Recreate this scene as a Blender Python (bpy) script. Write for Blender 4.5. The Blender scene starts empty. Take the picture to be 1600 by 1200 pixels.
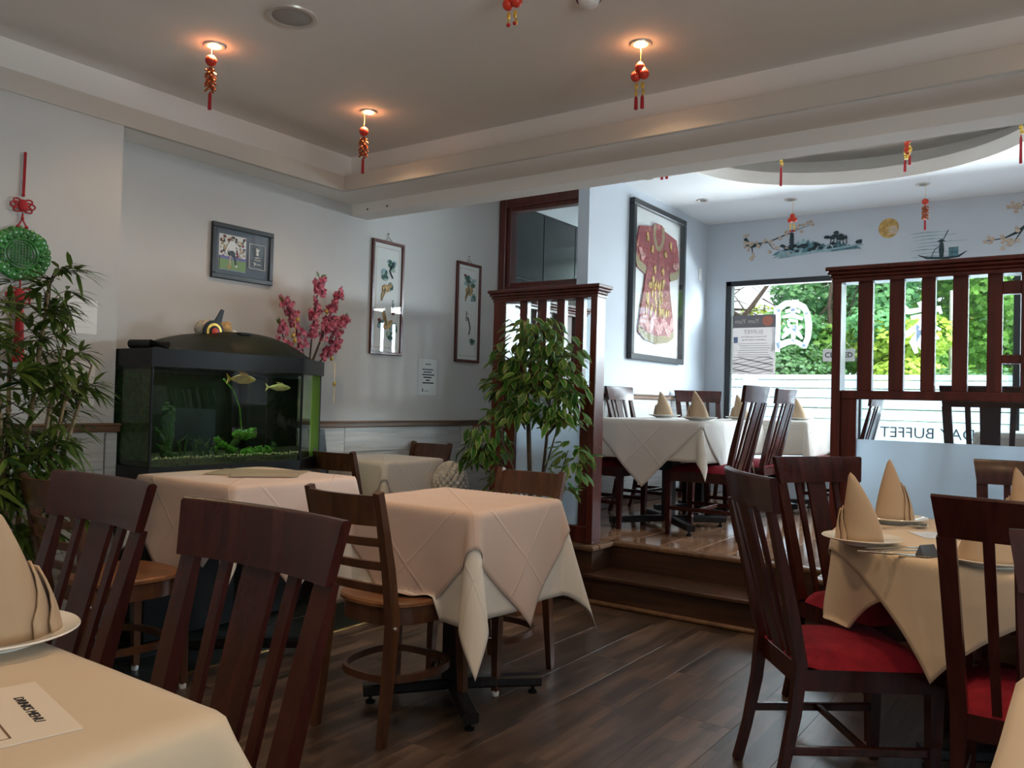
import bpy, bmesh, math, random
import numpy as np
from mathutils import Vector, Matrix, noise

random.seed(7)
SC = bpy.context.scene
COL = SC.collection
PI = math.pi

# ------------------------------------------------------------------ camera
cam_d = bpy.data.cameras.new('camera')
cam = bpy.data.objects.new('camera', cam_d)
COL.objects.link(cam)
cam_d.sensor_width = 36.0
cam_d.lens = 36.0 * 1284.709 / 1600.0
cam_d.clip_start = 0.02
cam_d.clip_end = 200
CX = (0.8165, 0.5767, 0.0261)     # camera right
CF = (-0.5770, 0.8165, 0.0192)    # camera forward
cf = Vector(CF).normalized()
cr = Vector(CX); cr = (cr - cf * cr.dot(cf)).normalized()
cu = cr.cross(cf)
cam.matrix_world = Matrix(((cr.x, cu.x, -cf.x, 0), (cr.y, cu.y, -cf.y, 0), (cr.z, cu.z, -cf.z, 1.2), (0, 0, 0, 1)))
SC.camera = cam

# ------------------------------------------------------------------ view, world, daylight
SC.view_settings.view_transform = 'Standard'
SC.view_settings.look = 'None'
SC.view_settings.gamma = 1.0
SC.view_settings.use_curve_mapping = False
SC.view_settings.exposure = 0.0

w = bpy.data.worlds.new('World'); SC.world = w; w.use_nodes = True
nt = w.node_tree; nt.nodes.clear()
wo = nt.nodes.new('ShaderNodeOutputWorld'); bg = nt.nodes.new('ShaderNodeBackground')
tc = nt.nodes.new('ShaderNodeTexCoord'); sx = nt.nodes.new('ShaderNodeSeparateXYZ'); rp = nt.nodes.new('ShaderNodeValToRGB')
nt.links.new(tc.outputs['Generated'], sx.inputs[0]); nt.links.new(sx.outputs['Z'], rp.inputs[0])
rp.color_ramp.elements[0].position = 0.0; rp.color_ramp.elements[0].color = (.93, .96, 1, 1)
rp.color_ramp.elements[1].position = 0.8; rp.color_ramp.elements[1].color = (.70, .82, 1, 1)
nt.links.new(rp.outputs[0], bg.inputs['Color']); bg.inputs['Strength'].default_value = 1.5
nt.links.new(bg.outputs[0], wo.inputs[0])

def area_light(name, loc, target, sx_, sy_, power, col):
    d = bpy.data.lights.new(name, 'AREA'); d.shape = 'RECTANGLE'; d.size = sx_; d.size_y = sy_; d.energy = power; d.color = col
    o = bpy.data.objects.new(name, d); COL.objects.link(o); o.location = loc
    o.rotation_euler = (Vector(target) - Vector(loc)).to_track_quat('-Z', 'Y').to_euler()
    return o
# added lamps in place of daylight: front sky, pavement bounce, side window
area_light('daylight_front', (-.6, 11.2, 4.9), (-.6, 5.4, .9), 8.5, 3.0, 1500, (.80, .90, 1.0))
area_light('street_bounce_lamp', (-.4, 11.3, .45), (-.6, 6.0, 2.9), 8.0, .9, 1050, (.86, .93, 1.0))  # added low lamp outside, in place of light bouncing off the pavement
area_light('daylight_front_east', (4.2, 11.6, 3.3), (-3.2, 2.8, 1.4), 4.5, 2.6, 2100, (.82, .91, 1.0))
area_light('daylight_side', (3.6, .2, 1.0), (-2.5, 1.0, 2.5), 2.8, 1.2, 85, (.86, .93, 1.0))
sd_ = bpy.data.lights.new('sun', 'SUN'); sd_.energy = 4.0; sd_.angle = .02; sd_.color = (1, .95, .86)
sun = bpy.data.objects.new('sun', sd_); COL.objects.link(sun); sun.rotation_euler = (math.radians(38), math.radians(18), 0)

# ------------------------------------------------------------------ materials
MATS = {}
def new_mat(name):
    m = bpy.data.materials.new(name); m.use_nodes = True
    MATS[name] = m
    return m, m.node_tree, m.node_tree.nodes['Principled BSDF']

def N(nt, t, **kw):
    n = nt.nodes.new(t)
    for k, v in kw.items(): setattr(n, k, v)
    return n

def plain(name, col, rough=.5, metal=0., var=.0, scale=8, bump=0., bscale=60, spec=.5, sheen=0.):
    m, nt, b = new_mat(name)
    b.inputs['Base Color'].default_value = (*col, 1); b.inputs['Roughness'].default_value = rough
    b.inputs['Metallic'].default_value = metal
    b.inputs['Specular IOR Level'].default_value = spec
    if sheen: b.inputs['Sheen Weight'].default_value = sheen
    if var or bump:
        t = N(nt, 'ShaderNodeTexCoord')
    if var:
        n = N(nt, 'ShaderNodeTexNoise'); n.inputs['Scale'].default_value = scale; n.inputs['Detail'].default_value = 3
        r = N(nt, 'ShaderNodeValToRGB')
        r.color_ramp.elements[0].position = .3; r.color_ramp.elements[1].position = .7
        r.color_ramp.elements[0].color = (*[max(0, c * (1 - var)) for c in col], 1)
        r.color_ramp.elements[1].color = (*[min(1, c * (1 + var)) for c in col], 1)
        nt.links.new(t.outputs['Object'], n.inputs['Vector']); nt.links.new(n.outputs['Fac'], r.inputs[0]); nt.links.new(r.outputs[0], b.inputs['Base Color'])
    if bump:
        n2 = N(nt, 'ShaderNodeTexNoise'); n2.inputs['Scale'].default_value = bscale; n2.inputs['Detail'].default_value = 2
        bp = N(nt, 'ShaderNodeBump'); bp.inputs['Strength'].default_value = bump; bp.inputs['Distance'].default_value = .004
        nt.links.new(t.outputs['Object'], n2.inputs['Vector']); nt.links.new(n2.outputs['Fac'], bp.inputs['Height']); nt.links.new(bp.outputs[0], b.inputs['Normal'])
    return m

def wood(name, c1, c2, rough=.3, stretch=(18, 18, 1.4), rnd=0., bump=.05, coat=0., detail=4):
    m, nt, b = new_mat(name)
    t = N(nt, 'ShaderNodeTexCoord'); mp = N(nt, 'ShaderNodeMapping'); mp.inputs['Scale'].default_value = stretch
    n = N(nt, 'ShaderNodeTexNoise'); n.inputs['Scale'].default_value = 1.6; n.inputs['Detail'].default_value = detail; n.inputs['Distortion'].default_value = .8
    r = N(nt, 'ShaderNodeValToRGB'); r.color_ramp.elements[0].position = .3; r.color_ramp.elements[1].position = .72
    r.color_ramp.elements[0].color = (*c1, 1); r.color_ramp.elements[1].color = (*c2, 1)
    nt.links.new(t.outputs['Object'], mp.inputs[0])
    oi = N(nt, 'ShaderNodeObjectInfo')
    if rnd:
        ad = N(nt, 'ShaderNodeVectorMath', operation='ADD'); mu = N(nt, 'ShaderNodeMath', operation='MULTIPLY'); mu.inputs[1].default_value = 37.
        nt.links.new(oi.outputs['Random'], mu.inputs[0]); nt.links.new(mp.outputs[0], ad.inputs[0]); nt.links.new(mu.outputs[0], ad.inputs[1]); nt.links.new(ad.outputs[0], n.inputs['Vector'])
        hs = N(nt, 'ShaderNodeHueSaturation'); mr = N(nt, 'ShaderNodeMapRange'); mr.inputs['To Min'].default_value = 1 - rnd; mr.inputs['To Max'].default_value = 1 + rnd
        nt.links.new(oi.outputs['Random'], mr.inputs['Value']); nt.links.new(mr.outputs[0], hs.inputs['Value'])
        nt.links.new(r.outputs[0], hs.inputs['Color']); nt.links.new(hs.outputs[0], b.inputs['Base Color'])
    else:
        nt.links.new(mp.outputs[0], n.inputs['Vector']); nt.links.new(r.outputs[0], b.inputs['Base Color'])
    nt.links.new(n.outputs['Fac'], r.inputs[0])
    b.inputs['Roughness'].default_value = rough
    if coat: b.inputs['Coat Weight'].default_value = coat; b.inputs['Coat Roughness'].default_value = .12
    if bump:
        bp = N(nt, 'ShaderNodeBump'); bp.inputs['Strength'].default_value = bump; bp.inputs['Distance'].default_value = .003
        nt.links.new(n.outputs['Fac'], bp.inputs['Height']); nt.links.new(bp.outputs[0], b.inputs['Normal'])
    return m

def glassy(name, tint=(1, 1, 1), ior=1.45, rough=0.0, gl=1.0):
    m, nt, b = new_mat(name); nt.nodes.remove(b)
    out = nt.nodes['Material Output']
    tr = N(nt, 'ShaderNodeBsdfTransparent'); tr.inputs[0].default_value = (*tint, 1)
    g = N(nt, 'ShaderNodeBsdfGlossy'); g.inputs['Roughness'].default_value = rough; g.inputs['Color'].default_value = (gl, gl, gl, 1)
    f = N(nt, 'ShaderNodeFresnel'); f.inputs['IOR'].default_value = ior
    mx = N(nt, 'ShaderNodeMixShader')
    ge = N(nt, 'ShaderNodeNewGeometry'); iv = N(nt, 'ShaderNodeMath', operation='SUBTRACT'); iv.inputs[0].default_value = 1.0
    mu = N(nt, 'ShaderNodeMath', operation='MULTIPLY')
    nt.links.new(ge.outputs['Backfacing'], iv.inputs[1]); nt.links.new(iv.outputs[0], mu.inputs[0]); nt.links.new(f.outputs[0], mu.inputs[1])
    nt.links.new(mu.outputs[0], mx.inputs[0]); nt.links.new(tr.outputs[0], mx.inputs[1]); nt.links.new(g.outputs[0], mx.inputs[2]); nt.links.new(mx.outputs[0], out.inputs[0])
    return m

def frosted(name, col=(.9, .95, 1), transp=.1, transl=.6):
    m, nt, b = new_mat(name); nt.nodes.remove(b)
    out = nt.nodes['Material Output']
    d = N(nt, 'ShaderNodeBsdfDiffuse'); d.inputs[0].default_value = (*col, 1)
    t = N(nt, 'ShaderNodeBsdfTranslucent'); t.inputs[0].default_value = (*col, 1)
    tr = N(nt, 'ShaderNodeBsdfTransparent')
    m1 = N(nt, 'ShaderNodeMixShader'); m1.inputs[0].default_value = transl
    m2 = N(nt, 'ShaderNodeMixShader'); m2.inputs[0].default_value = transp
    nt.links.new(d.outputs[0], m1.inputs[1]); nt.links.new(t.outputs[0], m1.inputs[2])
    nt.links.new(m1.outputs[0], m2.inputs[1]); nt.links.new(tr.outputs[0], m2.inputs[2]); nt.links.new(m2.outputs[0], out.inputs[0])
    return m

def emis(name, col, s):
    m, nt, b = new_mat(name)
    b.inputs['Emission Color'].default_value = (*col, 1); b.inputs['Emission Strength'].default_value = s
    b.inputs['Base Color'].default_value = (*col, 1)
    return m

def leafmat(name, c1, c2, rough=.4, transl=.35, attr=False, scale=3.):
    m, nt, b = new_mat(name)
    out = nt.nodes['Material Output']
    r = N(nt, 'ShaderNodeValToRGB'); r.color_ramp.elements[0].color = (*c1, 1); r.color_ramp.elements[1].color = (*c2, 1)
    if attr:
        a = N(nt, 'ShaderNodeAttribute'); a.attribute_name = 'tone'; nt.links.new(a.outputs['Fac'], r.inputs[0])
    else:
        oi = N(nt, 'ShaderNodeObjectInfo'); nt.links.new(oi.outputs['Random'], r.inputs[0])
    nt.links.new(r.outputs[0], b.inputs['Base Color']); b.inputs['Roughness'].default_value = rough
    t = N(nt, 'ShaderNodeBsdfTranslucent'); nt.links.new(r.outputs[0], t.inputs[0])
    mx = N(nt, 'ShaderNodeMixShader'); mx.inputs[0].default_value = transl
    nt.links.new(b.outputs[0], mx.inputs[1]); nt.links.new(t.outputs[0], mx.inputs[2]); nt.links.new(mx.outputs[0], out.inputs[0])
    return m

def clothmat(name, col, rough=.85, crease=True):
    m, nt, b = new_mat(name)
    b.inputs['Roughness'].default_value = rough; b.inputs['Specular IOR Level'].default_value = .25
    b.inputs['Sheen Weight'].default_value = .15
    t = N(nt, 'ShaderNodeTexCoord')
    n = N(nt, 'ShaderNodeTexNoise'); n.inputs['Scale'].default_value = 5; n.inputs['Detail'].default_value = 3
    r = N(nt, 'ShaderNodeValToRGB'); r.color_ramp.elements[0].color = (*[c * .93 for c in col], 1); r.color_ramp.elements[1].color = (*[min(1, c * 1.04) for c in col], 1)
    nt.links.new(t.outputs['Object'], n.inputs['Vector']); nt.links.new(n.outputs['Fac'], r.inputs[0]); nt.links.new(r.outputs[0], b.inputs['Base Color'])
    if crease:
        # ironed fold lines: a fine ridge where the folded quarters of the cloth met
        s = N(nt, 'ShaderNodeSeparateXYZ'); nt.links.new(t.outputs['UV'], s.inputs[0])
        hs = []
        for ax in ('X', 'Y'):
            mu = N(nt, 'ShaderNodeMath', operation='MULTIPLY'); mu.inputs[1].default_value = 3.0
            fr = N(nt, 'ShaderNodeMath', operation='PINGPONG'); fr.inputs[1].default_value = .5
            ad = N(nt, 'ShaderNodeMath', operation='ADD'); ad.inputs[1].default_value = .5
            nt.links.new(s.outputs[ax], mu.inputs[0]); nt.links.new(mu.outputs[0], ad.inputs[0]); nt.links.new(ad.outputs[0], fr.inputs[0])
            ss = N(nt, 'ShaderNodeMapRange'); ss.interpolation_type = 'SMOOTHSTEP'; ss.inputs['From Min'].default_value = 0; ss.inputs['From Max'].default_value = .025
            ss.inputs['To Min'].default_value = 1; ss.inputs['To Max'].default_value = 0
            nt.links.new(fr.outputs[0], ss.inputs['Value']); hs.append(ss)
        mxm = N(nt, 'ShaderNodeMath', operation='MAXIMUM'); nt.links.new(hs[0].outputs[0], mxm.inputs[0]); nt.links.new(hs[1].outputs[0], mxm.inputs[1])
        n3 = N(nt, 'ShaderNodeTexNoise'); n3.inputs['Scale'].default_value = 14; nt.links.new(t.outputs['Object'], n3.inputs['Vector'])
        ad2 = N(nt, 'ShaderNodeMath', operation='ADD'); nt.links.new(mxm.outputs[0], ad2.inputs[0]); nt.links.new(n3.outputs['Fac'], ad2.inputs[1])
        bp = N(nt, 'ShaderNodeBump'); bp.inputs['Strength'].default_value = .4; bp.inputs['Distance'].default_value = .004
        nt.links.new(ad2.outputs[0], bp.inputs['Height']); nt.links.new(bp.outputs[0], b.inputs['Normal'])
    return m

M_wall = plain('wall_paint', (.57, .565, .55), .75, var=.025, scale=3, bump=.05, bscale=90)
M_wallblue = plain('wall_paint_blue', (.56, .61, .67), .7, var=.02, scale=3, bump=.05, bscale=90)
M_ceil = plain('ceiling_paint', (.86, .83, .79), .8, var=.02, scale=2)
M_ceilw = plain('ceiling_white', (.78, .80, .82), .8, var=.01, scale=2)
M_lip = plain('coving_paint', (.58, .55, .50), .7, var=.02, scale=3)
M_board = wood('whitewashed_board', (.47, .47, .46), (.66, .66, .64), .55, (1.2, 1.2, 26), rnd=.06, bump=.1)
M_rail = wood('rail_wood', (.11, .055, .03), (.22, .12, .06), .4, (14, 1.2, 14))
M_floor = wood('floor_walnut', (.046, .030, .022), (.125, .085, .062), .34, (13, 1.3, 8), rnd=.25, bump=.06, detail=7)
def strips(m):
    # each board is printed with three rows of short blocks of slightly different tone
    nt = m.node_tree; b = nt.nodes['Principled BSDF']; src = b.inputs['Base Color'].links[0].from_socket
    t = N(nt, 'ShaderNodeTexCoord'); oi = N(nt, 'ShaderNodeObjectInfo'); mp = N(nt, 'ShaderNodeMapping'); mp.inputs['Rotation'].default_value = (0, 0, PI / 2)
    mu = N(nt, 'ShaderNodeMath', operation='MULTIPLY'); mu.inputs[1].default_value = 9.; cx = N(nt, 'ShaderNodeCombineXYZ')
    nt.links.new(oi.outputs['Random'], mu.inputs[0]); nt.links.new(mu.outputs[0], cx.inputs[0])
    ad = N(nt, 'ShaderNodeVectorMath', operation='ADD'); nt.links.new(t.outputs['Object'], mp.inputs[0]); nt.links.new(mp.outputs[0], ad.inputs[0]); nt.links.new(cx.outputs[0], ad.inputs[1])
    br = N(nt, 'ShaderNodeTexBrick'); br.inputs['Scale'].default_value = 1.; br.inputs['Brick Width'].default_value = .34; br.inputs['Row Height'].default_value = .0722; br.inputs['Mortar Size'].default_value = .0006
    br.inputs['Color1'].default_value = (.55, .55, .55, 1); br.inputs['Color2'].default_value = (1.35, 1.30, 1.25, 1); br.inputs['Mortar'].default_value = (.4, .4, .4, 1)
    nt.links.new(ad.outputs[0], br.inputs['Vector'])
    mx = N(nt, 'ShaderNodeMix', data_type='RGBA', blend_type='MULTIPLY'); mx.inputs['Factor'].default_value = 1.
    nt.links.new(src, mx.inputs['A']); nt.links.new(br.outputs['Color'], mx.inputs['B']); nt.links.new(mx.outputs['Result'], b.inputs['Base Color'])
strips(M_floor)
M_floor2 = wood('floor_cherry', (.17, .085, .048), (.36, .20, .115), .12, (13, 1.1, 8), rnd=.25, bump=.08, detail=6)
M_tile = plain('slate_tile', (.018, .024, .022), .35, var=.35, scale=5, bump=.1, bscale=20)
M_grout = plain('tile_grout', (.05, .05, .045), .8)
M_gold = plain('gold_metal', (.75, .50, .20), .3, 1.0)
M_goldp = plain('gold_print', (.52, .33, .10), .5, .2, var=.3, scale=30)
M_step = wood('step_wood', (.035, .016, .010), (.085, .042, .026), .34, (1.2, 14, 14))
M_red = wood('mahogany_red', (.060, .010, .007), (.13, .022, .014), .28, (14, 14, 1.2), coat=.25)
M_chair = wood('chair_mahogany', (.026, .0050, .0042), (.058, .0115, .008), .27, (16, 16, 1.4), coat=.06)
M_chair.node_tree.nodes['Principled BSDF'].inputs['Specular IOR Level'].default_value = .36
M_ladder = wood('chair_walnut', (.055, .021, .010), (.125, .050, .021), .33, (16, 16, 1.6), coat=.15)
M_seatwood = wood('seat_oak', (.16, .065, .025), (.30, .13, .05), .35, (3, 14, 14))
M_redfab = plain('red_fabric', (.21, .008, .020), .85, var=.15, scale=40, bump=.2, bscale=250, spec=.2)
M_black = plain('black_metal', (.012, .012, .014), .35, .3)
M_blackp = plain('black_plastic', (.008, .010, .011), .3, var=.2, scale=12, spec=.25)
M_hood = plain('dusty_hood', (.012, .018, .010), .5, var=.5, scale=7, bump=.1, bscale=30, spec=.25)
M_dark = plain('dark_frame', (.020, .024, .028), .35)
M_charc = plain('charcoal_mat', (.10, .13, .17), .6)
M_white = plain('white_paint', (.80, .80, .79), .5)
M_paper = plain('paper', (.80, .79, .77), .7, var=.02, scale=10)
M_paperw = plain('paper_warm', (.74, .66, .56), .7)
M_ink = plain('ink', (.015, .015, .02), .6)
M_inkb = plain('print_brown', (.16, .09, .045), .6)
M_steel = plain('steel', (.62, .62, .62), .18, 1.0)
M_china = plain('china', (.80, .79, .74), .15, spec=.6)
M_rim = plain('china_rim', (.35, .42, .30), .2)
M_napkin = clothmat('napkin_linen', (.50, .36, .235), crease=False)
M_peach = clothmat('peach_cloth', (.63, .475, .395))
M_white_c = clothmat('white_cloth', (.74, .70, .63))
M_cream = clothmat('cream_cloth', (.64, .52, .375), crease=False)
M_grey_c = clothmat('ivory_cloth', (.72, .69, .65))
M_glass = glassy('clear_glass', (.97, .99, .98), 1.35)
M_pglass = glassy('picture_glass', (.97, .98, .98), 1.4)
M_sglass = glassy('screen_glass', (.93, .97, .97), 1.4)
M_film = frosted('window_film', (.84, .90, .95), .05, .32)
M_frost = frosted('frosted_glass', (.72, .83, .92), .05, .62)
M_sticker = frosted('white_sticker', (.88, .94, 1.0), .03, .62)
M_tankglass = glassy('tank_glass', (.93, .97, .94), 1.36)
M_water = glassy('tank_water', (.84, .92, .80), 1.05)
M_poster = frosted('poster_paper', (.60, .57, .56), .0, .4)
M_lampon = emis('lamp_glow', (1.0, .72, .42), 14)
M_lampoff = plain('lamp_off', (.30, .31, .32), .2, .4)
M_ring = plain('lamp_ring', (.62, .58, .53), .3, .3)
M_mesh = plain('speaker_mesh', (.38, .36, .34), .6)
M_lantern = plain('lantern_red', (.62, .045, .02), .4, var=.2, scale=40)
M_tassel = plain('tassel_red', (.42, .012, .02), .7)
M_goldo = plain('gold_ornament', (.80, .52, .12), .35, .7, var=.3, scale=60)
M_jade = plain('jade_green', (.045, .20, .045), .25, var=.45, scale=18)
M_ficus = leafmat('ficus_green', (.016, .075, .010), (.055, .19, .02), .4, .3)
M_ficusedge = leafmat('ficus_cream_edge', (.15, .24, .045), (.34, .40, .11), .45, .25)
M_bamboo = leafmat('bamboo_green', (.014, .055, .012), (.20, .29, .045), .45, .3)
M_bark = wood('bark', (.035, .022, .014), (.09, .06, .04), .8, (20, 20, 3), bump=.3)
M_cane = wood('bamboo_cane', (.20, .13, .06), (.36, .25, .12), .5, (9, 9, 3))
M_pink = plain('blossom_pink', (.62, .18, .26), .6, var=.4, scale=60)
M_pink2 = plain('blossom_deep_pink', (.42, .05, .10), .6)
M_stone = plain('statue_stone', (.60, .58, .54), .8, var=.15, scale=20, bump=.3, bscale=40)
M_moss = plain('moss', (.07, .22, .02), .9, var=.6, scale=50, bump=.6, bscale=120)
M_mossd = plain('moss_dark', (.03, .075, .015), .9, var=.6, scale=40, bump=.5, bscale=120)
M_gravel = plain('gravel', (.035, .045, .02), .8, var=.9, scale=90, bump=.8, bscale=90)
M_tankback = plain('tank_back', (.012, .020, .022), .5, var=.6, scale=5)
M_fish = plain('fish_orange', (.70, .38, .05), .35, var=.3, scale=30)
M_fish2 = plain('fish_pale', (.62, .50, .25), .35, var=.3, scale=30)
M_pot = plain('terracotta', (.22, .09, .05), .7, var=.2, scale=14)
M_soil = plain('soil', (.03, .02, .013), .9, bump=.6, bscale=60)
M_jetred = plain('red_plastic', (.50, .02, .02), .4)
M_teal = plain('paint_teal', (.09, .20, .24), .7, var=.5, scale=40)
M_teald = plain('paint_dark_teal', (.018, .045, .055), .7, var=.4, scale=60)
M_palet = plain('paint_pale_teal', (.28, .42, .47), .7, var=.25, scale=20)
M_beige = plain('paint_blossom', (.52, .42, .33), .7, var=.35, scale=60)
M_greenp = plain('paint_green', (.035, .12, .085), .7, var=.5, scale=60)
M_greenl = plain('paint_pale_green', (.36, .46, .40), .7, var=.3, scale=40)
M_tan = plain('paint_tan', (.50, .33, .14), .7, var=.4, scale=60)
M_darkred = plain('dark_red_paint', (.20, .03, .03), .6)

# ------------------------------------------------------------------ mesh helpers
class MB:
    """collects shapes, each with a material slot, and links them as one mesh object"""
    def __init__(s): s.v = []; s.f = []; s.mi = []; s.uv = None
    def add(s, vs, fs, mi=0):
        o = len(s.v); s.v += [tuple(v) for v in vs]; s.f += [tuple(i + o for i in f) for f in fs]; s.mi += [mi] * len(fs); return s
    def box(s, c, d, rot=None, bev=.0, mi=0, taper=None):
        x, y, z = d[0] / 2, d[1] / 2, d[2] / 2
        b = min(bev, x * .8, y * .8, z * .8)
        if b > 0:
            vs = []; ids = {}
            for sx in (-1, 1):
                for sy in (-1, 1):
                    for sz in (-1, 1):
                        for ax in range(3):
                            p = [sx * x, sy * y, sz * z]
                            for k in range(3):
                                if k != ax: p[k] -= (b if p[k] > 0 else -b)
                            ids[(sx, sy, sz, ax)] = len(vs); vs.append(p)
            fs = []
            S = (-1, 1)
            for ax in range(3):
                o1, o2 = [k for k in range(3) if k != ax]
                for sg in S:
                    q = []
                    for a, c2 in ((-1, -1), (1, -1), (1, 1), (-1, 1)):
                        k = [0, 0, 0]; k[ax] = sg; k[o1] = a; k[o2] = c2; q.append(ids[(*k, ax)])
                    fs.append(q if (sg > 0) == (ax != 1) else q[::-1])
            for ax in range(3):          # edge bevels along axis ax
                o1, o2 = [k for k in range(3) if k != ax]
                for a in S:
                    for c2 in S:
                        q = []
                        for e, fc in ((-1, o1), (1, o1), (1, o2), (-1, o2)):
                            k = [0, 0, 0]; k[ax] = e; k[o1] = a; k[o2] = c2; q.append(ids[(*k, fc)])
                        fs.append(q)
            for sx in S:
                for sy in S:
                    for sz in S: fs.append([ids[(sx, sy, sz, k)] for k in range(3)])
        else:
            vs = [(-x, -y, -z), (x, -y, -z), (x, y, -z), (-x, y, -z), (-x, -y, z), (x, -y, z), (x, y, z), (-x, y, z)]
            fs = [(3, 2, 1, 0), (4, 5, 6, 7), (0, 1, 5, 4), (1, 2, 6, 5), (2, 3, 7, 6), (3, 0, 4, 7)]
        if taper: vs = [(p[0] * (taper if p[2] < 0 else 1), p[1] * (taper if p[2] < 0 else 1), p[2]) for p in vs]
        if rot is not None: vs = [rot @ Vector(p) for p in vs]
        return s.add([(p[0] + c[0], p[1] + c[1], p[2] + c[2]) for p in vs], fs, mi)
    def b2(s, lo, hi, bev=0., mi=0):
        return s.box([(a + b) / 2 for a, b in zip(lo, hi)], [abs(b - a) for a, b in zip(lo, hi)], None, bev, mi)
    def sweep(s, path, sec, mi=0, side=(1, 0, 0), closed=False, caps=True):
        """sec: list per path point of 2-D outlines (list of (a,b)) or a single outline; a along side, b along the other normal"""
        P = [Vector(p) for p in path]; n = len(P); secs = sec if isinstance(sec[0][0], (list, tuple)) else [sec] * n
        rings = []; vs = []
        for i in range(n):
            if closed: t = P[(i + 1) % n] - P[i - 1]
            else: t = P[min(i + 1, n - 1)] - P[max(i - 1, 0)]
            t.normalize(); sd = Vector(side); sd = sd - t * sd.dot(t)
            if sd.length < 1e-5: sd = t.orthogonal()
            sd.normalize(); nn = t.cross(sd)
            rings.append([len(vs) + k for k in range(len(secs[i]))])
            vs += [P[i] + sd * a + nn * b for a, b in secs[i]]
        fs = []; m = len(secs[0])
        for i in range(n if closed else n - 1):
            A = rings[i]; B = rings[(i + 1) % n]
            for k in range(m): fs.append((A[k], A[(k + 1) % m], B[(k + 1) % m], B[k]))
        if caps and not closed: fs.append(tuple(rings[0][::-1])); fs.append(tuple(rings[-1]))
        return s.add(vs, fs, mi)
    def bar(s, a, b, w_, h_, mi=0, side=(1, 0, 0)):
        c = min(w_, h_) * .18; x, y = w_ / 2, h_ / 2
        o = [(-x + c, -y), (x - c, -y), (x, -y + c), (x, y - c), (x - c, y), (-x + c, y), (-x, y - c), (-x, -y + c)]
        return s.sweep([a, b], o, mi, side)
    def tube(s, path, r, n=8, mi=0, closed=False):
        R = r if isinstance(r, (list, tuple)) else [r] * len(path)
        sec = [[(q * math.cos(2 * PI * k / n), q * math.sin(2 * PI * k / n)) for k in range(n)] for q in R]
        return s.sweep(path, sec, mi, (.3, .9, .1), closed)
    def lathe(s, prof, n=24, c=(0, 0, 0), mi=0, sx_=1., sy_=1.):
        vs = []; fs = []; m = len(prof)
        for k in range(n):
            a = 2 * PI * k / n
            vs += [(c[0] + r * math.cos(a) * sx_, c[1] + r * math.sin(a) * sy_, c[2] + z) for r, z in prof]
        for k in range(n):
            for i in range(m - 1):
                a, b = k * m + i, ((k + 1) % n) * m + i
                fs.append((a, b, b + 1, a + 1))
        return s.add(vs, fs, mi)
    def ball(s, c, r, n=12, m=8, mi=0):
        R = r if isinstance(r, (list, tuple)) else (r, r, r)
        vs = [(c[0], c[1], c[2] - R[2])]; fs = []
        for i in range(1, m):
            t = PI * i / m
            vs += [(c[0] + R[0] * math.sin(t) * math.cos(2 * PI * k / n), c[1] + R[1] * math.sin(t) * math.sin(2 * PI * k / n), c[2] - R[2] * math.cos(t)) for k in range(n)]
        vs.append((c[0], c[1], c[2] + R[2])); L = len(vs) - 1
        for k in range(n):
            fs.append((0, 1 + (k + 1) % n, 1 + k)); fs.append((L, 1 + (m - 2) * n + k, 1 + (m - 2) * n + (k + 1) % n))
            for i in range(m - 2):
                a = 1 + i * n
                fs.append((a + k, a + (k + 1) % n, a + n + (k + 1) % n, a + n + k))
        return s.add(vs, fs, mi)
    def prism(s, poly, fn, d, mi=0):
        """poly: 2-D outline; fn(u, v, t) -> 3-D; extruded from t=0 to t=d"""
        n = len(poly); vs = [fn(u, v, 0) for u, v in poly] + [fn(u, v, d) for u, v in poly]
        fs = [tuple(range(n))[::-1], tuple(range(n, 2 * n))] + [(i, (i + 1) % n, n + (i + 1) % n, n + i) for i in range(n)]
        return s.add(vs, fs, mi)
    def mesh(s, name, mats, smooth=True, ang=35):
        me = bpy.data.meshes.new(name); me.from_pydata(s.v, [], s.f); me.update()
        for m in (mats if isinstance(mats, (list, tuple)) else [mats]): me.materials.append(m)
        if any(s.mi): me.polygons.foreach_set('material_index', s.mi)
        bm = bmesh.new(); bm.from_mesh(me); bmesh.ops.recalc_face_normals(bm, faces=bm.faces); bm.to_mesh(me); bm.free()
        if smooth:
            me.shade_smooth(); me.set_sharp_from_angle(angle=math.radians(ang))
        return me
    def build(s, name, mats, parent=None, smooth=True, ang=35):
        return link(name, s.mesh(name, mats, smooth, ang), parent)

def link(name, data, parent=None):
    o = bpy.data.objects.new(name, data); COL.objects.link(o)
    if parent is not None: o.parent = parent
    return o
def tag(o, label=None, cat=None, group=None, kind=None):
    if label: o['label'] = label
    if cat: o['category'] = cat
    if group: o['group'] = group
    if kind: o['kind'] = kind
    return o
def thing(name, label, cat, loc=(0, 0, 0), rz=0., group=None):
    o = bpy.data.objects.new(name, None); COL.objects.link(o); o.location = loc; o.rotation_euler = (0, 0, rz); o.empty_display_size = .1
    return tag(o, label, cat, group)
def struct(name, mb, mats, label=None, smooth=False):
    return tag(mb.build(name, mats, None, smooth), label, None, None, 'structure')
def dup(root, loc, rz, label, group=None):
    """a copy of a thing with copies of its parts and their sub-parts"""
    r = root.copy(); COL.objects.link(r); r.location = loc; r.rotation_euler = (0, 0, rz); r['label'] = label
    if group: r['group'] = group
    for ch in list(root.children):
        c = ch.copy(); COL.objects.link(c); c.parent = r
        for g in ch.children:
            d = g.copy(); COL.objects.link(d); d.parent = c
    return r
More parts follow.
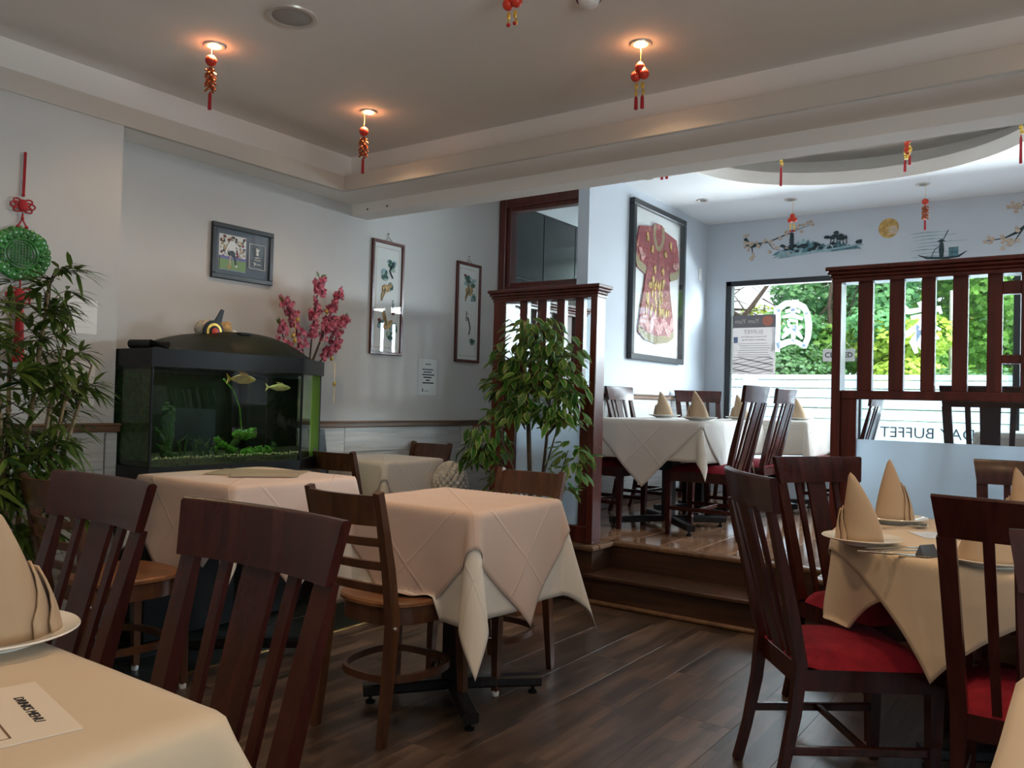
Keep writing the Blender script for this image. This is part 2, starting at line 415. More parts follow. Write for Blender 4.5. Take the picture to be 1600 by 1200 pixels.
def text(body, size, loc, rot, m, parent=None, mirror=False, ext=.0004, align='CENTER', name='lettering', bold=0., shear=0.):
    c = bpy.data.curves.new(name, 'FONT'); c.body = body; c.size = size; c.align_x = align; c.align_y = 'CENTER'; c.extrude = ext; c.offset = bold; c.shear = shear
    c.resolution_u = 3
    c.materials.append(m)
    o = bpy.data.objects.new(name, c); COL.objects.link(o); bpy.context.view_layer.update()
    me = bpy.data.meshes.new_from_object(o.evaluated_get(bpy.context.evaluated_depsgraph_get())); bpy.data.objects.remove(o); me.name = name
    o = bpy.data.objects.new(name, me); COL.objects.link(o); o.location = loc; o.rotation_euler = rot
    if mirror: o.scale.x = -1
    if parent is not None: o.parent = parent
    return o
def rect(u0, v0, u1, v1): return [(u0, v0), (u1, v0), (u1, v1), (u0, v1)]
def blob(cx, cy, rx, ry, n=10, jit=.25, rng=random):
    return [(cx + rx * (1 + rng.uniform(-jit, jit)) * math.cos(2 * PI * k / n), cy + ry * (1 + rng.uniform(-jit, jit)) * math.sin(2 * PI * k / n)) for k in range(n)]
def stroke(pts, ws):
    """a brush stroke as an outline: pts 2-D, ws full widths"""
    L = []; R = []
    for i, (x, y) in enumerate(pts):
        x0, y0 = pts[max(0, i - 1)]; x1, y1 = pts[min(len(pts) - 1, i + 1)]
        dx, dy = x1 - x0, y1 - y0; l = math.hypot(dx, dy) or 1
        nx, ny = -dy / l, dx / l; q = ws[i] / 2 if isinstance(ws, (list, tuple)) else ws / 2
        L.append((x + nx * q, y + ny * q)); R.append((x - nx * q, y - ny * q))
    return L + R[::-1]
def stroke_quads(mb, pts, ws, fn, d, mi=0):
    o = stroke(pts, ws); n = len(pts)
    for i in range(n - 1):
        q = [o[i], o[i + 1], o[2 * n - 2 - i], o[2 * n - 1 - i]]
        mb.prism(q, fn, d, mi)

# ------------------------------------------------------------------ the room
XL, XN, XR, YN, YI, YF = -4.14, -3.9, -3.22, 2.16, 5.62, 7.94      # left wall, near wall, robe wall, near wall corner, lobby wall, front wall
HP, ZC, ZT, ZS, ZL = .34, 3.03, 2.785, 2.498, 2.593
XE, YB = 2.6, -1.6                                             # far side beyond the frame
SX0, SX1, SY = -3.235, -2.455, 4.40

# lower floor: base slab with walnut planks laid on it
fl = struct('floor', MB().b2((XL, YB, -.15), (XE, 5.7, -.014)), M_grout, 'dark walnut plank floor of the lower dining room')
PW = .2165
px0 = -1.08 - PW * 9.515
k = 0; xx = -3.128
edges = [-3.128] + [-1.08 + PW * j for j in range(-9, 18) if -3.10 < -1.08 + PW * j < XE - .02] + [XE]
shp = {}
for i in range(len(edges) - 1):
    wd = edges[i + 1] - edges[i] - .0024
    y = YB - random.uniform(0, 1.2)
    while y < 4.31:
        y2 = min(y + 1.28, 4.31); ya = max(y, YB)
        if y2 - ya > .03:
            key = (round(wd, 3), round(y2 - ya, 3))
            if key not in shp: shp[key] = MB().box((0, 0, -.007), (wd + .0015, y2 - ya - .001, .014), None, .0005).mesh('plank', M_floor, False)
            o = link('plank', shp[key], fl); o.location = ((edges[i] + edges[i + 1]) / 2, (ya + y2) / 2, 0)
        y = y2 if y2 < 4.31 else 99
tf = struct('floor.001', MB().b2((XL, YB, -.0135), (-3.142, 5.60, -.012)), M_grout, 'dark slate tiled strip of floor along the left wall')
tm = MB().box((0, 0, -.006), (.3255, .3965, .012), None, .002).mesh('tile', M_tile, False)
for i in range(3):
    for j in range(18):
        o = link('tile', tm, tf); o.location = (-3.974 + .3315 * i, YB + .2 + .4 * j, 0)
struct('trim_1', MB().b2((-3.145, YB, -.012), (-3.1285, 4.3, .004), .002), M_gold, 'gold edging strip between slate tiles and walnut floor')

# raised floor and the two steps
pf = MB().b2((XR, 4.575, 0), (XE, YF, HP - .014)).b2((XR, 4.31, 0), (-2.43, 4.575, HP - .014)).b2((-1.12, 4.31, 0), (XE, 4.575, HP - .014))
fu = struct('floor.002', pf, M_step, 'raised wooden floor by the front window')
yy0 = 4.575
for i in range(27):
    x0 = XR + .005 + PW * i; x1 = min(x0 + PW - .002, XE)
    y = yy0 + .0 - random.uniform(0, 1.)
    while y < YF:
        y2 = min(y + 1.28, YF); ya = max(y, yy0 + .03)
        if y2 - ya > .03 and x1 - x0 > .03:
            key = (round(x1 - x0, 3), round(y2 - ya, 3), 2)
            if key not in shp: shp[key] = MB().box((0, 0, -.007), (x1 - x0, y2 - ya - .002, .014), None, .0015).mesh('plank', M_floor2, False)
            o = link('plank', shp[key], fu); o.location = ((x0 + x1) / 2, (ya + y2) / 2, HP)
        y = y2 if y2 < YF else 99
# nosings of the raised floor
nz = MB().b2((XR, 4.275, HP - .03), (-2.405, 4.36, HP), .008).b2((-1.145, 4.275, HP - .03), (XE, 4.36, HP), .008)
nz.b2((-2.445, 4.36, HP - .03), (-2.405, 4.605, HP), .008).b2((-1.145, 4.36, HP - .03), (-1.105, 4.605, HP), .008)
nz.b2((XR, 4.36, HP - .014), (-2.445, 4.605, HP - .001)).b2((-1.105, 4.36, HP - .014), (XE, 4.605, HP - .001))
nz.b2((-2.445, 4.54, HP - .03), (-1.105, 4.607, HP), .008)
nzo = tag(nz.build('nosing', M_rail, fu), 'worn brown nosing along the raised floor edge')
st = struct('floor.003', MB().b2((-2.43, 4.315, 0), (-1.12, 4.575, .15)), M_step, 'lower wooden step up to the raised floor')
MB().b2((-2.47, 4.278, .15), (-1.09, 4.575, .18), .008).build('tread', M_step, st)
MB().b2((-2.47, 4.285, 0), (-1.09, 4.315, .028), .01).build('bottom_bead', M_rail, st)
MB().b2((-2.43, 4.553, .18), (-1.12, 4.575, HP - .03), .0).build('riser', M_step, st)
MB().b2((XR, 4.285, 0), (-2.475, 4.31, .05), .008).build('bottom_bead', M_step, fu)
MB().b2((-1.085, 4.285, 0), (XE, 4.31, .05), .008).build('bottom_bead', M_step, fu)

# walls
wl = struct('wall_left', MB().b2((XL - .12, YN - .1, -.1), (XL, YI, ZC)), M_wall, 'pale painted left wall behind the fish tank')
wn = struct('wall_near', MB().b2((XL - .12, YB - .1, -.1), (XN, YN, ZS)), M_wall, 'projecting near part of the left wall behind the bamboo')
# lobby wall with door opening and glass above it
lw = MB().b2((XL, YI, 2.95), (XR - .1, YI + .1, ZC)).b2((-3.33, YI, 0), (XR - .1, YI + .1, 2.95))
struct('wall_lobby', lw, M_wall, 'wall with the mahogany framed transom window')
wr = struct('wall_robe', MB().b2((XR - .10, 5.54, 0), (XR, YF, ZC)), M_wallblue, 'pale blue wall where the framed robe hangs')
WX0, WX1, WZ0, WZ1 = -3.02, 2.3, .62, 2.44
wf = MB().b2((XR - .1, YF, 0), (WX0, YF + .14, ZC)).b2((WX0, YF, WZ1), (XE, YF + .14, ZC)).b2((WX0, YF, 0), (XE, YF + .14, WZ0)).b2((WX1, YF, WZ0), (XE, YF + .14, WZ1))
struct('wall_front', wf, M_wallblue, 'pale blue front wall above the shop window')
# side beyond the frame: wall with a window on the lower level
ws = MB().b2((XE, YB, -.1), (XE + .12, -1.3, ZC)).b2((XE, 1.6, -.1), (XE + .12, YF + .1, ZC)).b2((XE, -1.3, -.1), (XE + .12, 1.6, .75)).b2((XE, -1.3, 2.35), (XE + .12, 1.6, ZC))
struct('wall_right', ws, M_wall, 'side wall with a wide window')
struct('wall_back', MB().b2((XL - .12, YB - .12, -.1), (XE + .12, YB, ZC)), M_wall, 'wall behind the near tables')
sw = MB()
for y in (-1.3, .1, 1.55): sw.b2((XE + .02, y, .75), (XE + .08, y + .05, 2.35))
sw.b2((XE + .02, -1.3, .75), (XE + .08, 1.6, .80)).b2((XE + .02, -1.3, 2.30), (XE + .08, 1.6, 2.35))
w2 = struct('window_2', sw, M_dark, 'wide side window in a dark frame')
MB().b2((XE + .045, -1.25, .8), (XE + .051, 1.55, 2.3)).build('pane', M_glass, w2, False)

# lower ceiling: tray with lip, soffit and beam
tr = MB().b2((-4.05, YB, ZT), (XE, 3.81, ZT + .12))
struct('ceiling', tr, M_ceil, 'recessed tray ceiling of the lower dining room')
ts = MB().b2((-4.12, YB, ZS + .03), (-4.05, 3.88, ZT + .1)).b2((-4.05, 3.81, ZS + .03), (XE, 3.88, ZT + .1))
ts.b2((XL, YB, ZS), (-3.895, 3.905, ZS + .03)).b2((-3.895, 3.605, ZS), (XE, 3.905, ZS + .03))
struct('ceiling.001', ts, M_ceil, 'upright sides and soffit of the ceiling tray')
tl = MB().b2((-3.92, YB, ZS - .003), (-3.893, 3.63, ZL), .002).b2((-3.893, 3.603, ZS - .003), (XE, 3.63, ZL), .002)
struct('trim_2', tl, M_lip, 'raised cream lip running round the ceiling tray')
bm_ = MB().b2((XL, 3.905, 2.424), (XE, 4.06, ZC)).ball((-3.98, 3.902, 2.45), .006, 8, 6, 1).ball((-3.80, 3.902, 2.452), .006, 8, 6, 1)
struct('beam', bm_, [M_ceil, M_dark], 'painted beam between the two dining areas')

# upper ceiling with an oval recess
OC, OA, OB = (-1.40, 5.86), 1.18, 1.14
def oval(a, b, n=72): return [(OC[0] + a * math.cos(2 * PI * k / n), OC[1] + b * math.sin(2 * PI * k / n)) for k in range(n)]
uc = MB(); n = 72; o1 = oval(OA, OB, n)
def edge_pt(k):
    a = 2 * PI * k / n; dx, dy = math.cos(a) * OA, math.sin(a) * OB
    t = min(((XE - OC[0]) / dx if dx > 1e-9 else ((XL - OC[0]) / dx if dx < -1e-9 else 1e9)), ((YF - OC[1]) / dy if dy > 1e-9 else ((4.05 - OC[1]) / dy if dy < -1e-9 else 1e9)))
    return (OC[0] + dx * t, OC[1] + dy * t)
rim = [edge_pt(k) for k in range(n)]
vs = [(x, y, ZC) for x, y in o1] + [(x, y, ZC) for x, y in rim]
uc.add(vs, [(k, (k + 1) % n, n + (k + 1) % n, n + k) for k in range(n)])
for cx_, cy_ in ((XL, 4.05), (XL, YF), (XE, 4.05), (XE, YF)):     # fill the four corners
    ks = sorted(range(n), key=lambda q: (rim[q][0] - cx_) ** 2 + (rim[q][1] - cy_) ** 2)
    a = min((q for q in range(n) if abs(rim[q][0] - cx_) < 1e-6), key=lambda q: abs(rim[q][1] - cy_)); b = min((q for q in range(n) if abs(rim[q][1] - cy_) < 1e-6), key=lambda q: abs(rim[q][0] - cx_))
    uc.add([(*rim[a], ZC), (cx_, cy_, ZC), (*rim[b], ZC)], [(0, 1, 2)])
struct('ceiling.002', uc, M_ceilw, 'white ceiling over the raised dining area')
ov = MB(); o2 = oval(OA, OB, n); o3 = oval(OA + .03, OB + .03, n); o4 = oval(OA + .28, OB + .28, n)
rings = [[(x, y, ZC - .002) for x, y in oval(OA + .02, OB + .02, n)], [(x, y, ZC - .002) for x, y in o2], [(x, y, ZC + .10) for x, y in o2], [(x, y, ZC + .10) for x, y in o3], [(x, y, ZC + .02) for x, y in o3], [(x, y, ZC + .02) for x, y in o4], [(x, y, ZC + .27) for x, y in o4]]
vs = [p for r_ in rings for p in r_]
fs = [(i * n + k, i * n + (k + 1) % n, (i + 1) * n + (k + 1) % n, (i + 1) * n + k) for i in range(len(rings) - 1) for k in range(n)] + [tuple(range((len(rings) - 1) * n, len(rings) * n))]
ov.add(vs, fs)
tag(ov.build('ceiling.003', M_ceil, None, True, 30), 'oval recess in the white ceiling', None, None, 'structure')
struct('roof', MB().b2((XL - .12, YB - .12, ZC + .4), (XE + .12, YF + .14, ZC + .5)).b2((XL - .12, YB - .12, ZC), (XL, YF + .14, ZC + .4)).b2((XE, YB - .12, ZC), (XE + .12, YF + .14, ZC + .4)).b2((XL, YF, ZC), (XE, YF + .14, ZC + .4)).b2((XL, YB - .12, ZC), (XE, YB, ZC + .4)), M_ceil, 'slab above the ceilings')

# dado boards and rails
def boards(wall, x, y0, y1, z0, z1, rows, ln, off=0):
    h = (z1 - z0) / rows; cache = {}
    for r_ in range(rows):
        y = y0 - random.uniform(0, ln * .8)
        while y < y1:
            ya, yb = max(y, y0), min(y + ln, y1)
            if yb - ya > .04:
                key = round(yb - ya, 3)
                if key not in cache: cache[key] = MB().box((0, 0, 0), (.014, yb - ya - .003, h - .004), None, .0018).mesh('board', M_board, False)
                o = link('board', cache[key], wall); o.location = (x + .007, (ya + yb) / 2, z0 + h * (r_ + .5))
            y += ln
boards(wl, XL, YN, 5.61, .06, 1.0, 5, 1.25)
boards(wn, XN, .0, YN - .05, .06, 1.0, 5, 1.25)
boards(wr, XR, 5.56, YF, .42, 1.235, 4, 1.25)
def railing(name, x, y0, y1, z, label, tip=False):
    m = MB().b2((x, y0, z - .022), (x + .022, y1, z + .022), .006).b2((x, y0, z + .008), (x + .034, y1, z + .022), .006)
    return struct(name, m, M_rail, label)
railing('trim_3', XL + .012, 3.485, 5.6, 1.006, 'brown dado rail along the left wall', True)
railing('trim_4', XN + .012, YB, YN + .02, 1.015, 'brown dado rail on the near wall behind the bamboo')
struct('trim_5', MB().b2((XN, YN - .045, 0), (XN + .02, YN + .012, .99), .004), M_board, 'pale end trim of the near wall boarding')
railing('trim_6', XR + .012, 5.54, YF, 1.256, 'brown dado rail below the framed robe')
struct('baseboard_robe', MB().b2((XR, 5.54, HP), (XR + .018, YF, HP + .07), .004), M_step, 'brown skirting below the framed robe')
struct('baseboard_left', MB().b2((XL, YN, 0), (XL + .016, 5.6, .06), .004), M_step, 'brown skirting of the left wall')

# door and transom in the lobby wall
d1 = MB().b2((XL + .005, YI - .02, 0), (XL + .075, YI + .10, 2.9), .006).b2((XL + .075, YI - .02, 2.815), (-3.33, YI + .10, 2.9), .006).b2((XL + .075, YI - .02, 2.09), (-3.33, YI + .10, 2.155), .006)
d1.b2((XL + .078, YI, 2.15), (XL + .12, YI + .09, 2.82), .004).b2((XL + .118, YI, 2.785), (-3.33, YI + .09, 2.818), .004).b2((XL + .118, YI, 2.152), (-3.33, YI + .09, 2.18), .004)
door = struct('door_1', d1, M_red, 'mahogany door frame with dark glazed transom')
MB().b2((XL + .118, YI + .04, 2.18), (-3.33, YI + .046, 2.79)).build('pane', M_sglass, door, False)
dp = MB().b2((XL + .08, YI + .02, .02), (-3.335, YI + .06, 2.085), .004)
for z in (.25, 1.2): dp.b2((XL + .2, YI + .012, z), (-3.45, YI + .02, z + .72), .006)
tag(dp.build('door_leaf', M_white, door), 'white panelled door leaf')
MB().tube([(-3.42, YI + .02, 1.02), (-3.42, YI - .03, 1.02), (-3.52, YI - .03, 1.02)], .009).build('handle', M_steel, door)
# lobby behind it
struct('ceiling.004', MB().b2((XL, YI + .1, 2.91), (XR - .1, YF, 2.96)), M_ceilw, 'white lobby ceiling seen through the transom')
lb = struct('wall_lobby_side', MB().b2((XL - .12, YI, 0), (XL, YF, 2.95)), plain('lobby_dark_panel', (.02, .022, .024), .35, var=.3, scale=3), 'dark panelled lobby wall seen through the transom')
for i in range(4):
    for j in range(3):
        q = MB().b2((XL, YI + .12 + i * .56, 1.0 + j * .635), (XL + .008, YI + .67 + i * .56, 1.625 + j * .635), .003).build('panel', MATS['lobby_dark_panel'], lb, False)
w3 = MB().b2((XL, YF + .02, 0), (XL + .06, YF + .1, 2.9)).b2((XR - .16, YF + .02, 0), (XR - .1, YF + .1, 2.9)).b2((XL, YF + .02, 2.82), (XR - .1, YF + .1, 2.9)).b2((XL, YF + .02, 2.1), (XR - .1, YF + .1, 2.16))
fd = struct('door_2', w3, M_dark, 'added street door of the lobby, glazed to let daylight in')  # unseen door, put in so daylight reaches the lobby
MB().b2((XL + .06, YF + .055, .02), (XR - .16, YF + .061, 2.82)).build('pane', M_glass, fd, False)

# front shop window
fw = MB().b2((WX0, YF + .02, WZ0), (WX0 + .055, YF + .11, WZ1), .004).b2((WX1 - .055, YF + .02, WZ0), (WX1, YF + .11, WZ1), .004)
fw.b2((WX0, YF + .02, WZ1 - .05), (WX1, YF + .11, WZ1), .004).b2((WX0, YF + .02, WZ0), (WX1, YF + .11, WZ0 + .06), .004)
win = struct('window_1', fw, M_dark, 'wide shop window in a dark metal frame')
for x in (-1.755, -.545, .9): MB().b2((x, YF + .03, WZ0 + .06), (x + (.025 if x < -1 else .05), YF + .1, WZ1 - .05), .003).build('mullion', M_dark, win)
xs = [WX0 + .055, -1.755, -.545, .9, WX1 - .055]
for a, b in zip(xs, xs[1:]): MB().b2((a + .01, YF + .062, WZ0 + .05), (b, YF + .068, WZ1 - .045)).build('pane', M_glass, win, False)
MB().b2((WX0 - .02, YF - .06, WZ0 - .035), (WX1 + .02, YF + .03, WZ0), .006).build('sill', M_white, win)
zb = [1.513, 1.466, 1.459, 1.388, 1.380, 1.296, 1.289, 1.205, 1.196, 1.105, 1.098, .67]
for i in range(6):
    MB().b2((WX0 + .06, YF + .0585, zb[2 * i + 1]), (WX1 - .06, YF + .0605, zb[2 * i])).build('film_band', M_film, win, False)

# ------------------------------------------------------------------ screens
def make_screen(name, label, L, loc, rz, slats, post_w, lattice=(), end_post=True, inner_l=.075):
    t = thing(name, label, 'screen', loc, rz)
    zt, D = 1.915 - HP, .11                        # top above the raised floor, post depth
    zr1, zr0, zf = 1.292 - HP, 1.25 - HP, 1.047 - HP
    for x0, x1 in ((0, post_w[0]), (L - post_w[1], L)):
        MB().b2((x0, -D / 2, 0), (x1, D / 2, zt - .06), .004).build('post', M_red, t, False)
    c = MB().b2((-.03, -D / 2 - .035, zt - .022), (L + .03, D / 2 + .035, zt), .004).b2((-.022, -D / 2 - .026, zt - .04), (L + .022, D / 2 + .026, zt - .022), .006)
    c.b2((-.012, -D / 2 - .014, zt - .058), (L + .012, D / 2 + .014, zt - .04), .006).b2((-.004, -D / 2 - .004, zt - .078), (L + .004, D / 2 + .004, zt - .058), .003)
    c.build('cornice', M_red, t, False)
    a, b = post_w[0], L - post_w[1]
    MB().b2((a, -.03, zr0 - .002), (b, .03, zr1), .004).build('middle_rail', M_red, t, False)
    MB().b2((a, -.035, 0), (b, .035, .10), .004).build('bottom_rail', M_red, t, False)
    for x in (a, b - inner_l): MB().b2((x, -.025, .10), (x + inner_l, .025, zr0), .003).build('stile', M_red, t, False)
    for x0, x1 in slats:
        MB().b2((x0, -.022, zr1), (x1, .022, zt - .07), .003).build('slat', M_red, t, False)
    for x0, x1, z0, z1 in lattice:
        MB().b2((x0, -.02, z0 - HP), (x1, .02, z1 - HP), .002).build('lattice_bar', M_red, t, False)
    MB().b2((a, -.004, zr1), (b, .001, zt - .075)).build('glass_pane', M_sglass, t, False)
    MB().b2((a + inner_l, -.004, zf), (b - inner_l, .001, zr0)).build('glass_pane', M_sglass, t, False)
    MB().b2((a + inner_l, -.005, .10), (b - inner_l, .002, zf)).build('frosted_pane', M_frost, t, False)
    return t
make_screen('slatted_screen', 'mahogany slatted screen behind the ficus, with frosted glass below', SX1 - SX0, (SX0, SY, HP), 0,
            [(a - SX0, b - SX0) for a, b in ((-3.048, -2.988), (-2.909, -2.840), (-2.763, -2.706), (-2.627, -2.568))], (.10, .045))
RX0 = -1.087
rs = [(-.971, -.902), (-.825, -.758), (-.682, -.621), (-.547, -.483), (-.404, -.343), (-.270, -.205)] + [(-.13 + .142 * i, -.065 + .142 * i) for i in range(8)]
make_screen('slatted_screen', 'wide mahogany slatted screen behind the round table, frosted glass below', 2.2, (RX0, SY, HP), 0,
            [(a - RX0, b - RX0) for a, b in rs], (.042, .05), [(.744, .817, 1.745, 1.805), (.744, .817, 1.425, 1.465), (.882, .957, 1.745, 1.805), (.882, .957, 1.425, 1.465)])
make_screen('slatted_screen', 'mahogany screen edging the raised floor, seen through the screen behind the ficus', 1.03, (XR - .04, 4.475, HP), PI / 2,
            [(.10 + .142 * i, .165 + .142 * i) for i in range(6)], (.045, .05), inner_l=.03)

# ------------------------------------------------------------------ chairs
def tall_chair(label, loc, rz, group):
    """dark dining chair: curved crest, one broad and two narrow slats, red padded seat"""
    t = thing('dining_chair', label, 'chair', loc, rz, group)
    W, Hs, Ht = .205, .42, .99                     # half width of crest ends' posts, seat frame top, top
    def cy(x, z):                                  # the plane of the back: raked, hollowed sideways
        k = (z - .43) / (Ht - .43)
        return -.205 - .125 * max(0, k) ** 1.15 - .028 * (1 - (x / .235) ** 2) * max(0, k) ** .5
    for s in (-1, 1):                              # rear leg running up into the back post
        zs = [0, .12, .28, .43, .58, .72, .885]
        ps = []; sec = []
        for z in zs:
            x = s * (.170 + .022 * max(0, (z - .43)) / .43)
            y = -.205 - (.075 * ((.43 - z) / .43) ** 1.6 if z < .43 else 0) if z < .43 else cy(.2, z)
            ps.append((x, y, z))
            wx = .030 + (.010 if z > .3 else .0) + .004 * max(0, (z - .43)) / .43; wy = .034 if .2 < z < .6 else (.027 if z < .8 else .016)
            sec.append([(-wx / 2, -wy / 2), (wx / 2, -wy / 2), (wx / 2, wy / 2), (-wx / 2, wy / 2)])
        MB().sweep(ps, sec).build('rear_leg', M_chair, t, True, 40)
        l = MB().sweep([(s * .185, .195, 0), (s * .187, .197, .2), (s * .19, .197, Hs)], [[(-q, -q), (q, -q), (q, q), (-q, q)] for q in (.014, .018, .022)])
        l.build('front_leg', M_chair, t, True, 40)
        MB().bar((s * .178, -.235, .175), (s * .186, .195, .175), .018, .026).build('stretcher', M_chair, t, False)
    MB().bar((-.18, .0, .175), (.18, .0, .175), .018, .022, side=(0, 1, 0)).build('stretcher', M_chair, t, False)
    # crest rail, swept sideways along its hollow curve
    pts = []; sec = []
    for i in range(9):
        x = -.228 + .456 * i / 8
        flare = .006 * (abs(x) / .232) ** 3
        pts.append((x, cy(x, .93) + .009, .936))
        h = .054
        sec.append([(-.011 + .008, -h), (.011 + .008, -h), (.012 - .010, h - .006), (.006 - .010, h), (-.006 - .010, h), (-.012 - .010, h - .006)])
    m = MB(); rings = []
    for (x, y, z), sc in zip(pts, sec): rings.append([(x * (1.0 if b < 0 else 1.0) * (.93 if b < 0 else 1.0), y - .0 + a * 1., z + b) for a, b in sc])
    vs = [p for r_ in rings for p in r_]; k = 6
    m.add(vs, [(i * k + j, i * k + (j + 1) % k, (i + 1) * k + (j + 1) % k, (i + 1) * k + j) for i in range(8) for j in range(k)] + [tuple(range(k)), tuple(range(8 * k, 9 * k))])
    m.build('crest_rail', M_chair, t, True, 40)
    for nm, xc, w_ in (('slat', -.098, .026), ('slat', .098, .026), ('broad_slat', 0, .092)):
        ps = []; sec = []
        for z in (.43, .55, .67, .78, .892):
            f = .86 + .14 * (z - .43) / .44
            ps.append((xc * f, cy(xc, z), z)); sec.append([(-w_ * f / 2, -.006), (w_ * f / 2, -.006), (w_ * f / 2, .006), (-w_ * f / 2, .006)])
        MB().sweep(ps, sec).build(nm, M_chair, t, True, 40)
    f = MB()
    f.prism([(-.187, -.205), (.187, -.205), (.21, .215), (-.21, .215)], lambda u, v, q: (u, v, .355 + q), .065)
    f.build('seat_frame', M_chair, t, False)
    s = MB(); n = 9; vs = []
    for i in range(n):
        for j in range(n):
            u, v = -1 + 2 * i / (n - 1), -1 + 2 * j / (n - 1)
            x = u * (.192 + .02 * (v + 1) / 2); y = .005 + v * .208
            vs.append((x, y, .42 + .048 * (1 - abs(u) ** 5) ** .5 * (1 - abs(v) ** 5) ** .5))
    fs = [(i * n + j, (i + 1) * n + j, (i + 1) * n + j + 1, i * n + j + 1) for i in range(n - 1) for j in range(n - 1)]
    s.add(vs, fs); s.add([(-.192, -.203, .42), (.192, -.203, .42), (.212, .213, .42), (-.212, .213, .42)], [(0, 1, 2, 3)])
    tag(s.build('seat_pad', M_redfab, t, True, 60), 'padded crimson fabric seat')
    return t
GC = 'tall dark slat back chairs'
c0 = tall_chair('tall dark chair at front left, crest close behind the drinks menu table corner', (-1.247, .655, 0), PI, GC)
def place(loc, rz, label): return dup(c0, loc, rz, label, GC)
place((-1.955, .735, 0), PI - .02, 'tall dark chair at far left, standing in front of the bamboo plant')
place((-.650, 2.80, 0), -.92, 'tall dark chair with crimson seat showing, seen side on at the round table')
place((-.70, 3.47, 0), -2.17, 'tall dark chair between the round table and the steps')
place((-.205, 3.90, 0), PI, 'tall dark chair on the far side of the round table, against the frosted glass')
place((-.105, 2.645, 0), 0, 'tall dark chair with its back to us on the near side of the round table')
place((.122, 1.44, 0), PI + .05, 'tall dark chair cut off by the picture edge, at the nearest table beyond')
UG = HP
place((-2.09, 5.25, UG), PI / 2, 'nearer of the two tall chairs side by side on the raised floor, above the steps')
place((-2.14, 6.05, UG), PI / 2, 'farther of the two tall chairs side by side on the raised floor, above the steps')
place((-2.83, 5.22, UG), -PI / 2, 'tall chair half hidden behind the left screen post, only its legs in view')
place((-2.80, 7.05, UG), PI + .75, 'tall chair at the end of the raised tables below the poster window corner')
place((-2.84, 5.98, UG), -PI / 2, 'tall chair with a shining crest right of the left screen post, against the robe wall')
place((-1.70, 6.95, UG), PI / 2, 'tall chair partly behind the right screen post, crimson seat edge showing')
place((-.43, 5.02, UG), .05, 'tall chair seen through the clear glass strip of the right screen')
place((.15, 5.05, UG), -.05, 'tall chair behind the far end of the right screen')

def ladder_chair(label, loc, rz, group):
    """brown ladder back chair with rounded wooden seat and bent hoop stretcher"""
    t = thing('ladder_back_chair', label, 'chair', loc, rz, group)
    def cy(x, z):
        k = max(0, (z - .45) / .42)
        return -.20 - .10 * k ** 1.2 - .03 * (1 - (x / .17) ** 2) * min(1, k * 2)
    for s in (-1, 1):
        ps = [(s * .165, -.245, 0), (s * .163, -.222, .2), (s * .16, -.20, .42), (s * .163, cy(.163, .6), .6), (s * .168, cy(.168, .76), .76), (s * .172, cy(.172, .875), .875)]
        sec = [[(-q, -r_), (q, -r_), (q, r_), (-q, r_)] for q, r_ in ((.013, .014), (.016, .017), (.018, .02), (.017, .018), (.016, .015), (.014, .013))]
        MB().sweep(ps, sec).build('rear_leg', M_ladder, t, True, 40)
        fl_ = MB().sweep([(s * .175, .185, .02), (s * .172, .18, .2), (s * .165, .17, .44)], [[(-q, -q), (q, -q), (q, q), (-q, q)] for q in (.013, .016, .019)])
        lg = fl_.build('front_leg', M_ladder, t, True, 40)
        tag(MB().lathe([(0, 0), (.013, 0), (.015, .006), (.014, .022), (0, .022)], 10, (s * .175, .185, 0)).build('glide', M_white, lg), 'pale leg glide')
        MB().ball((s * .182, -.21, .40), .009, 8, 6).build('bolt', M_steel, t)
    def rung(nm, z, h, th):
        m = MB(); rings = []
        for i in range(9):
            x = -.158 + .316 * i / 8; y = cy(x, z); lean = .24 * h
            rings += [(x, y + th / 2, z - h / 2), (x, y + th / 2 - lean * .9, z + h / 2), (x, y - th / 2 - lean * .9, z + h / 2), (x, y - th / 2, z - h / 2)]
        m.add(rings, [(i * 4 + j, i * 4 + (j + 1) % 4, i * 4 + 4 + (j + 1) % 4, i * 4 + 4 + j) for i in range(8) for j in range(4)] + [(0, 1, 2, 3), (32, 33, 34, 35)])
        m.build(nm, M_ladder, t, True, 50)
    rung('crest_rail', .812, .105, .018)
    for z in (.70, .615, .53): rung('ladder_rung', z, .03, .016)
    def seat_o(sc, n=28):
        o = []
        for k in range(n):
            a = 2 * PI * k / n; ca, sa = math.cos(a), math.sin(a)
            x = .205 * math.copysign(abs(ca) ** .75, ca); y = .205 * math.copysign(abs(sa) ** .75, sa)
            x *= 1 + .10 * (y / .205) * .8
            o.append((x * sc, y * sc + .0))
        return o
    s = MB(); n = 28; lv = [(.96, .452), (1.0, .457), (1.0, .468), (.97, .475), (.6, .470), (.0001, .467)]
    vs = [(x, y, z) for sc, z in lv for x, y in seat_o(sc)]
    s.add(vs, [(i * n + k, i * n + (k + 1) % n, (i + 1) * n + (k + 1) % n, (i + 1) * n + k) for i in range(len(lv) - 1) for k in range(n)] + [tuple(range(n))])
    tag(s.build('seat', M_seatwood, t, True, 40), 'lighter polished wooden seat')
    a = MB(); vs = [(x, y, z) for sc, z in ((.93, .39), (.93, .452), (.84, .452), (.84, .39)) for x, y in seat_o(sc)]
    a.add(vs, [(i * n + k, i * n + (k + 1) % n, ((i + 1) % 4) * n + (k + 1) % n, ((i + 1) % 4) * n + k) for i in range(4) for k in range(n)])
    a.build('apron', M_ladder, t, True, 40)
    MB().sweep([(x * .86, y * .86 - .01, .20) for x, y in seat_o(1.0)], [(-.013, -.008), (.013, -.008), (.013, .008), (-.013, .008)], 0, (0, 0, 1), True).build('hoop_stretcher', M_ladder, t, True, 40)
    return t
GL = 'ladder back chairs'
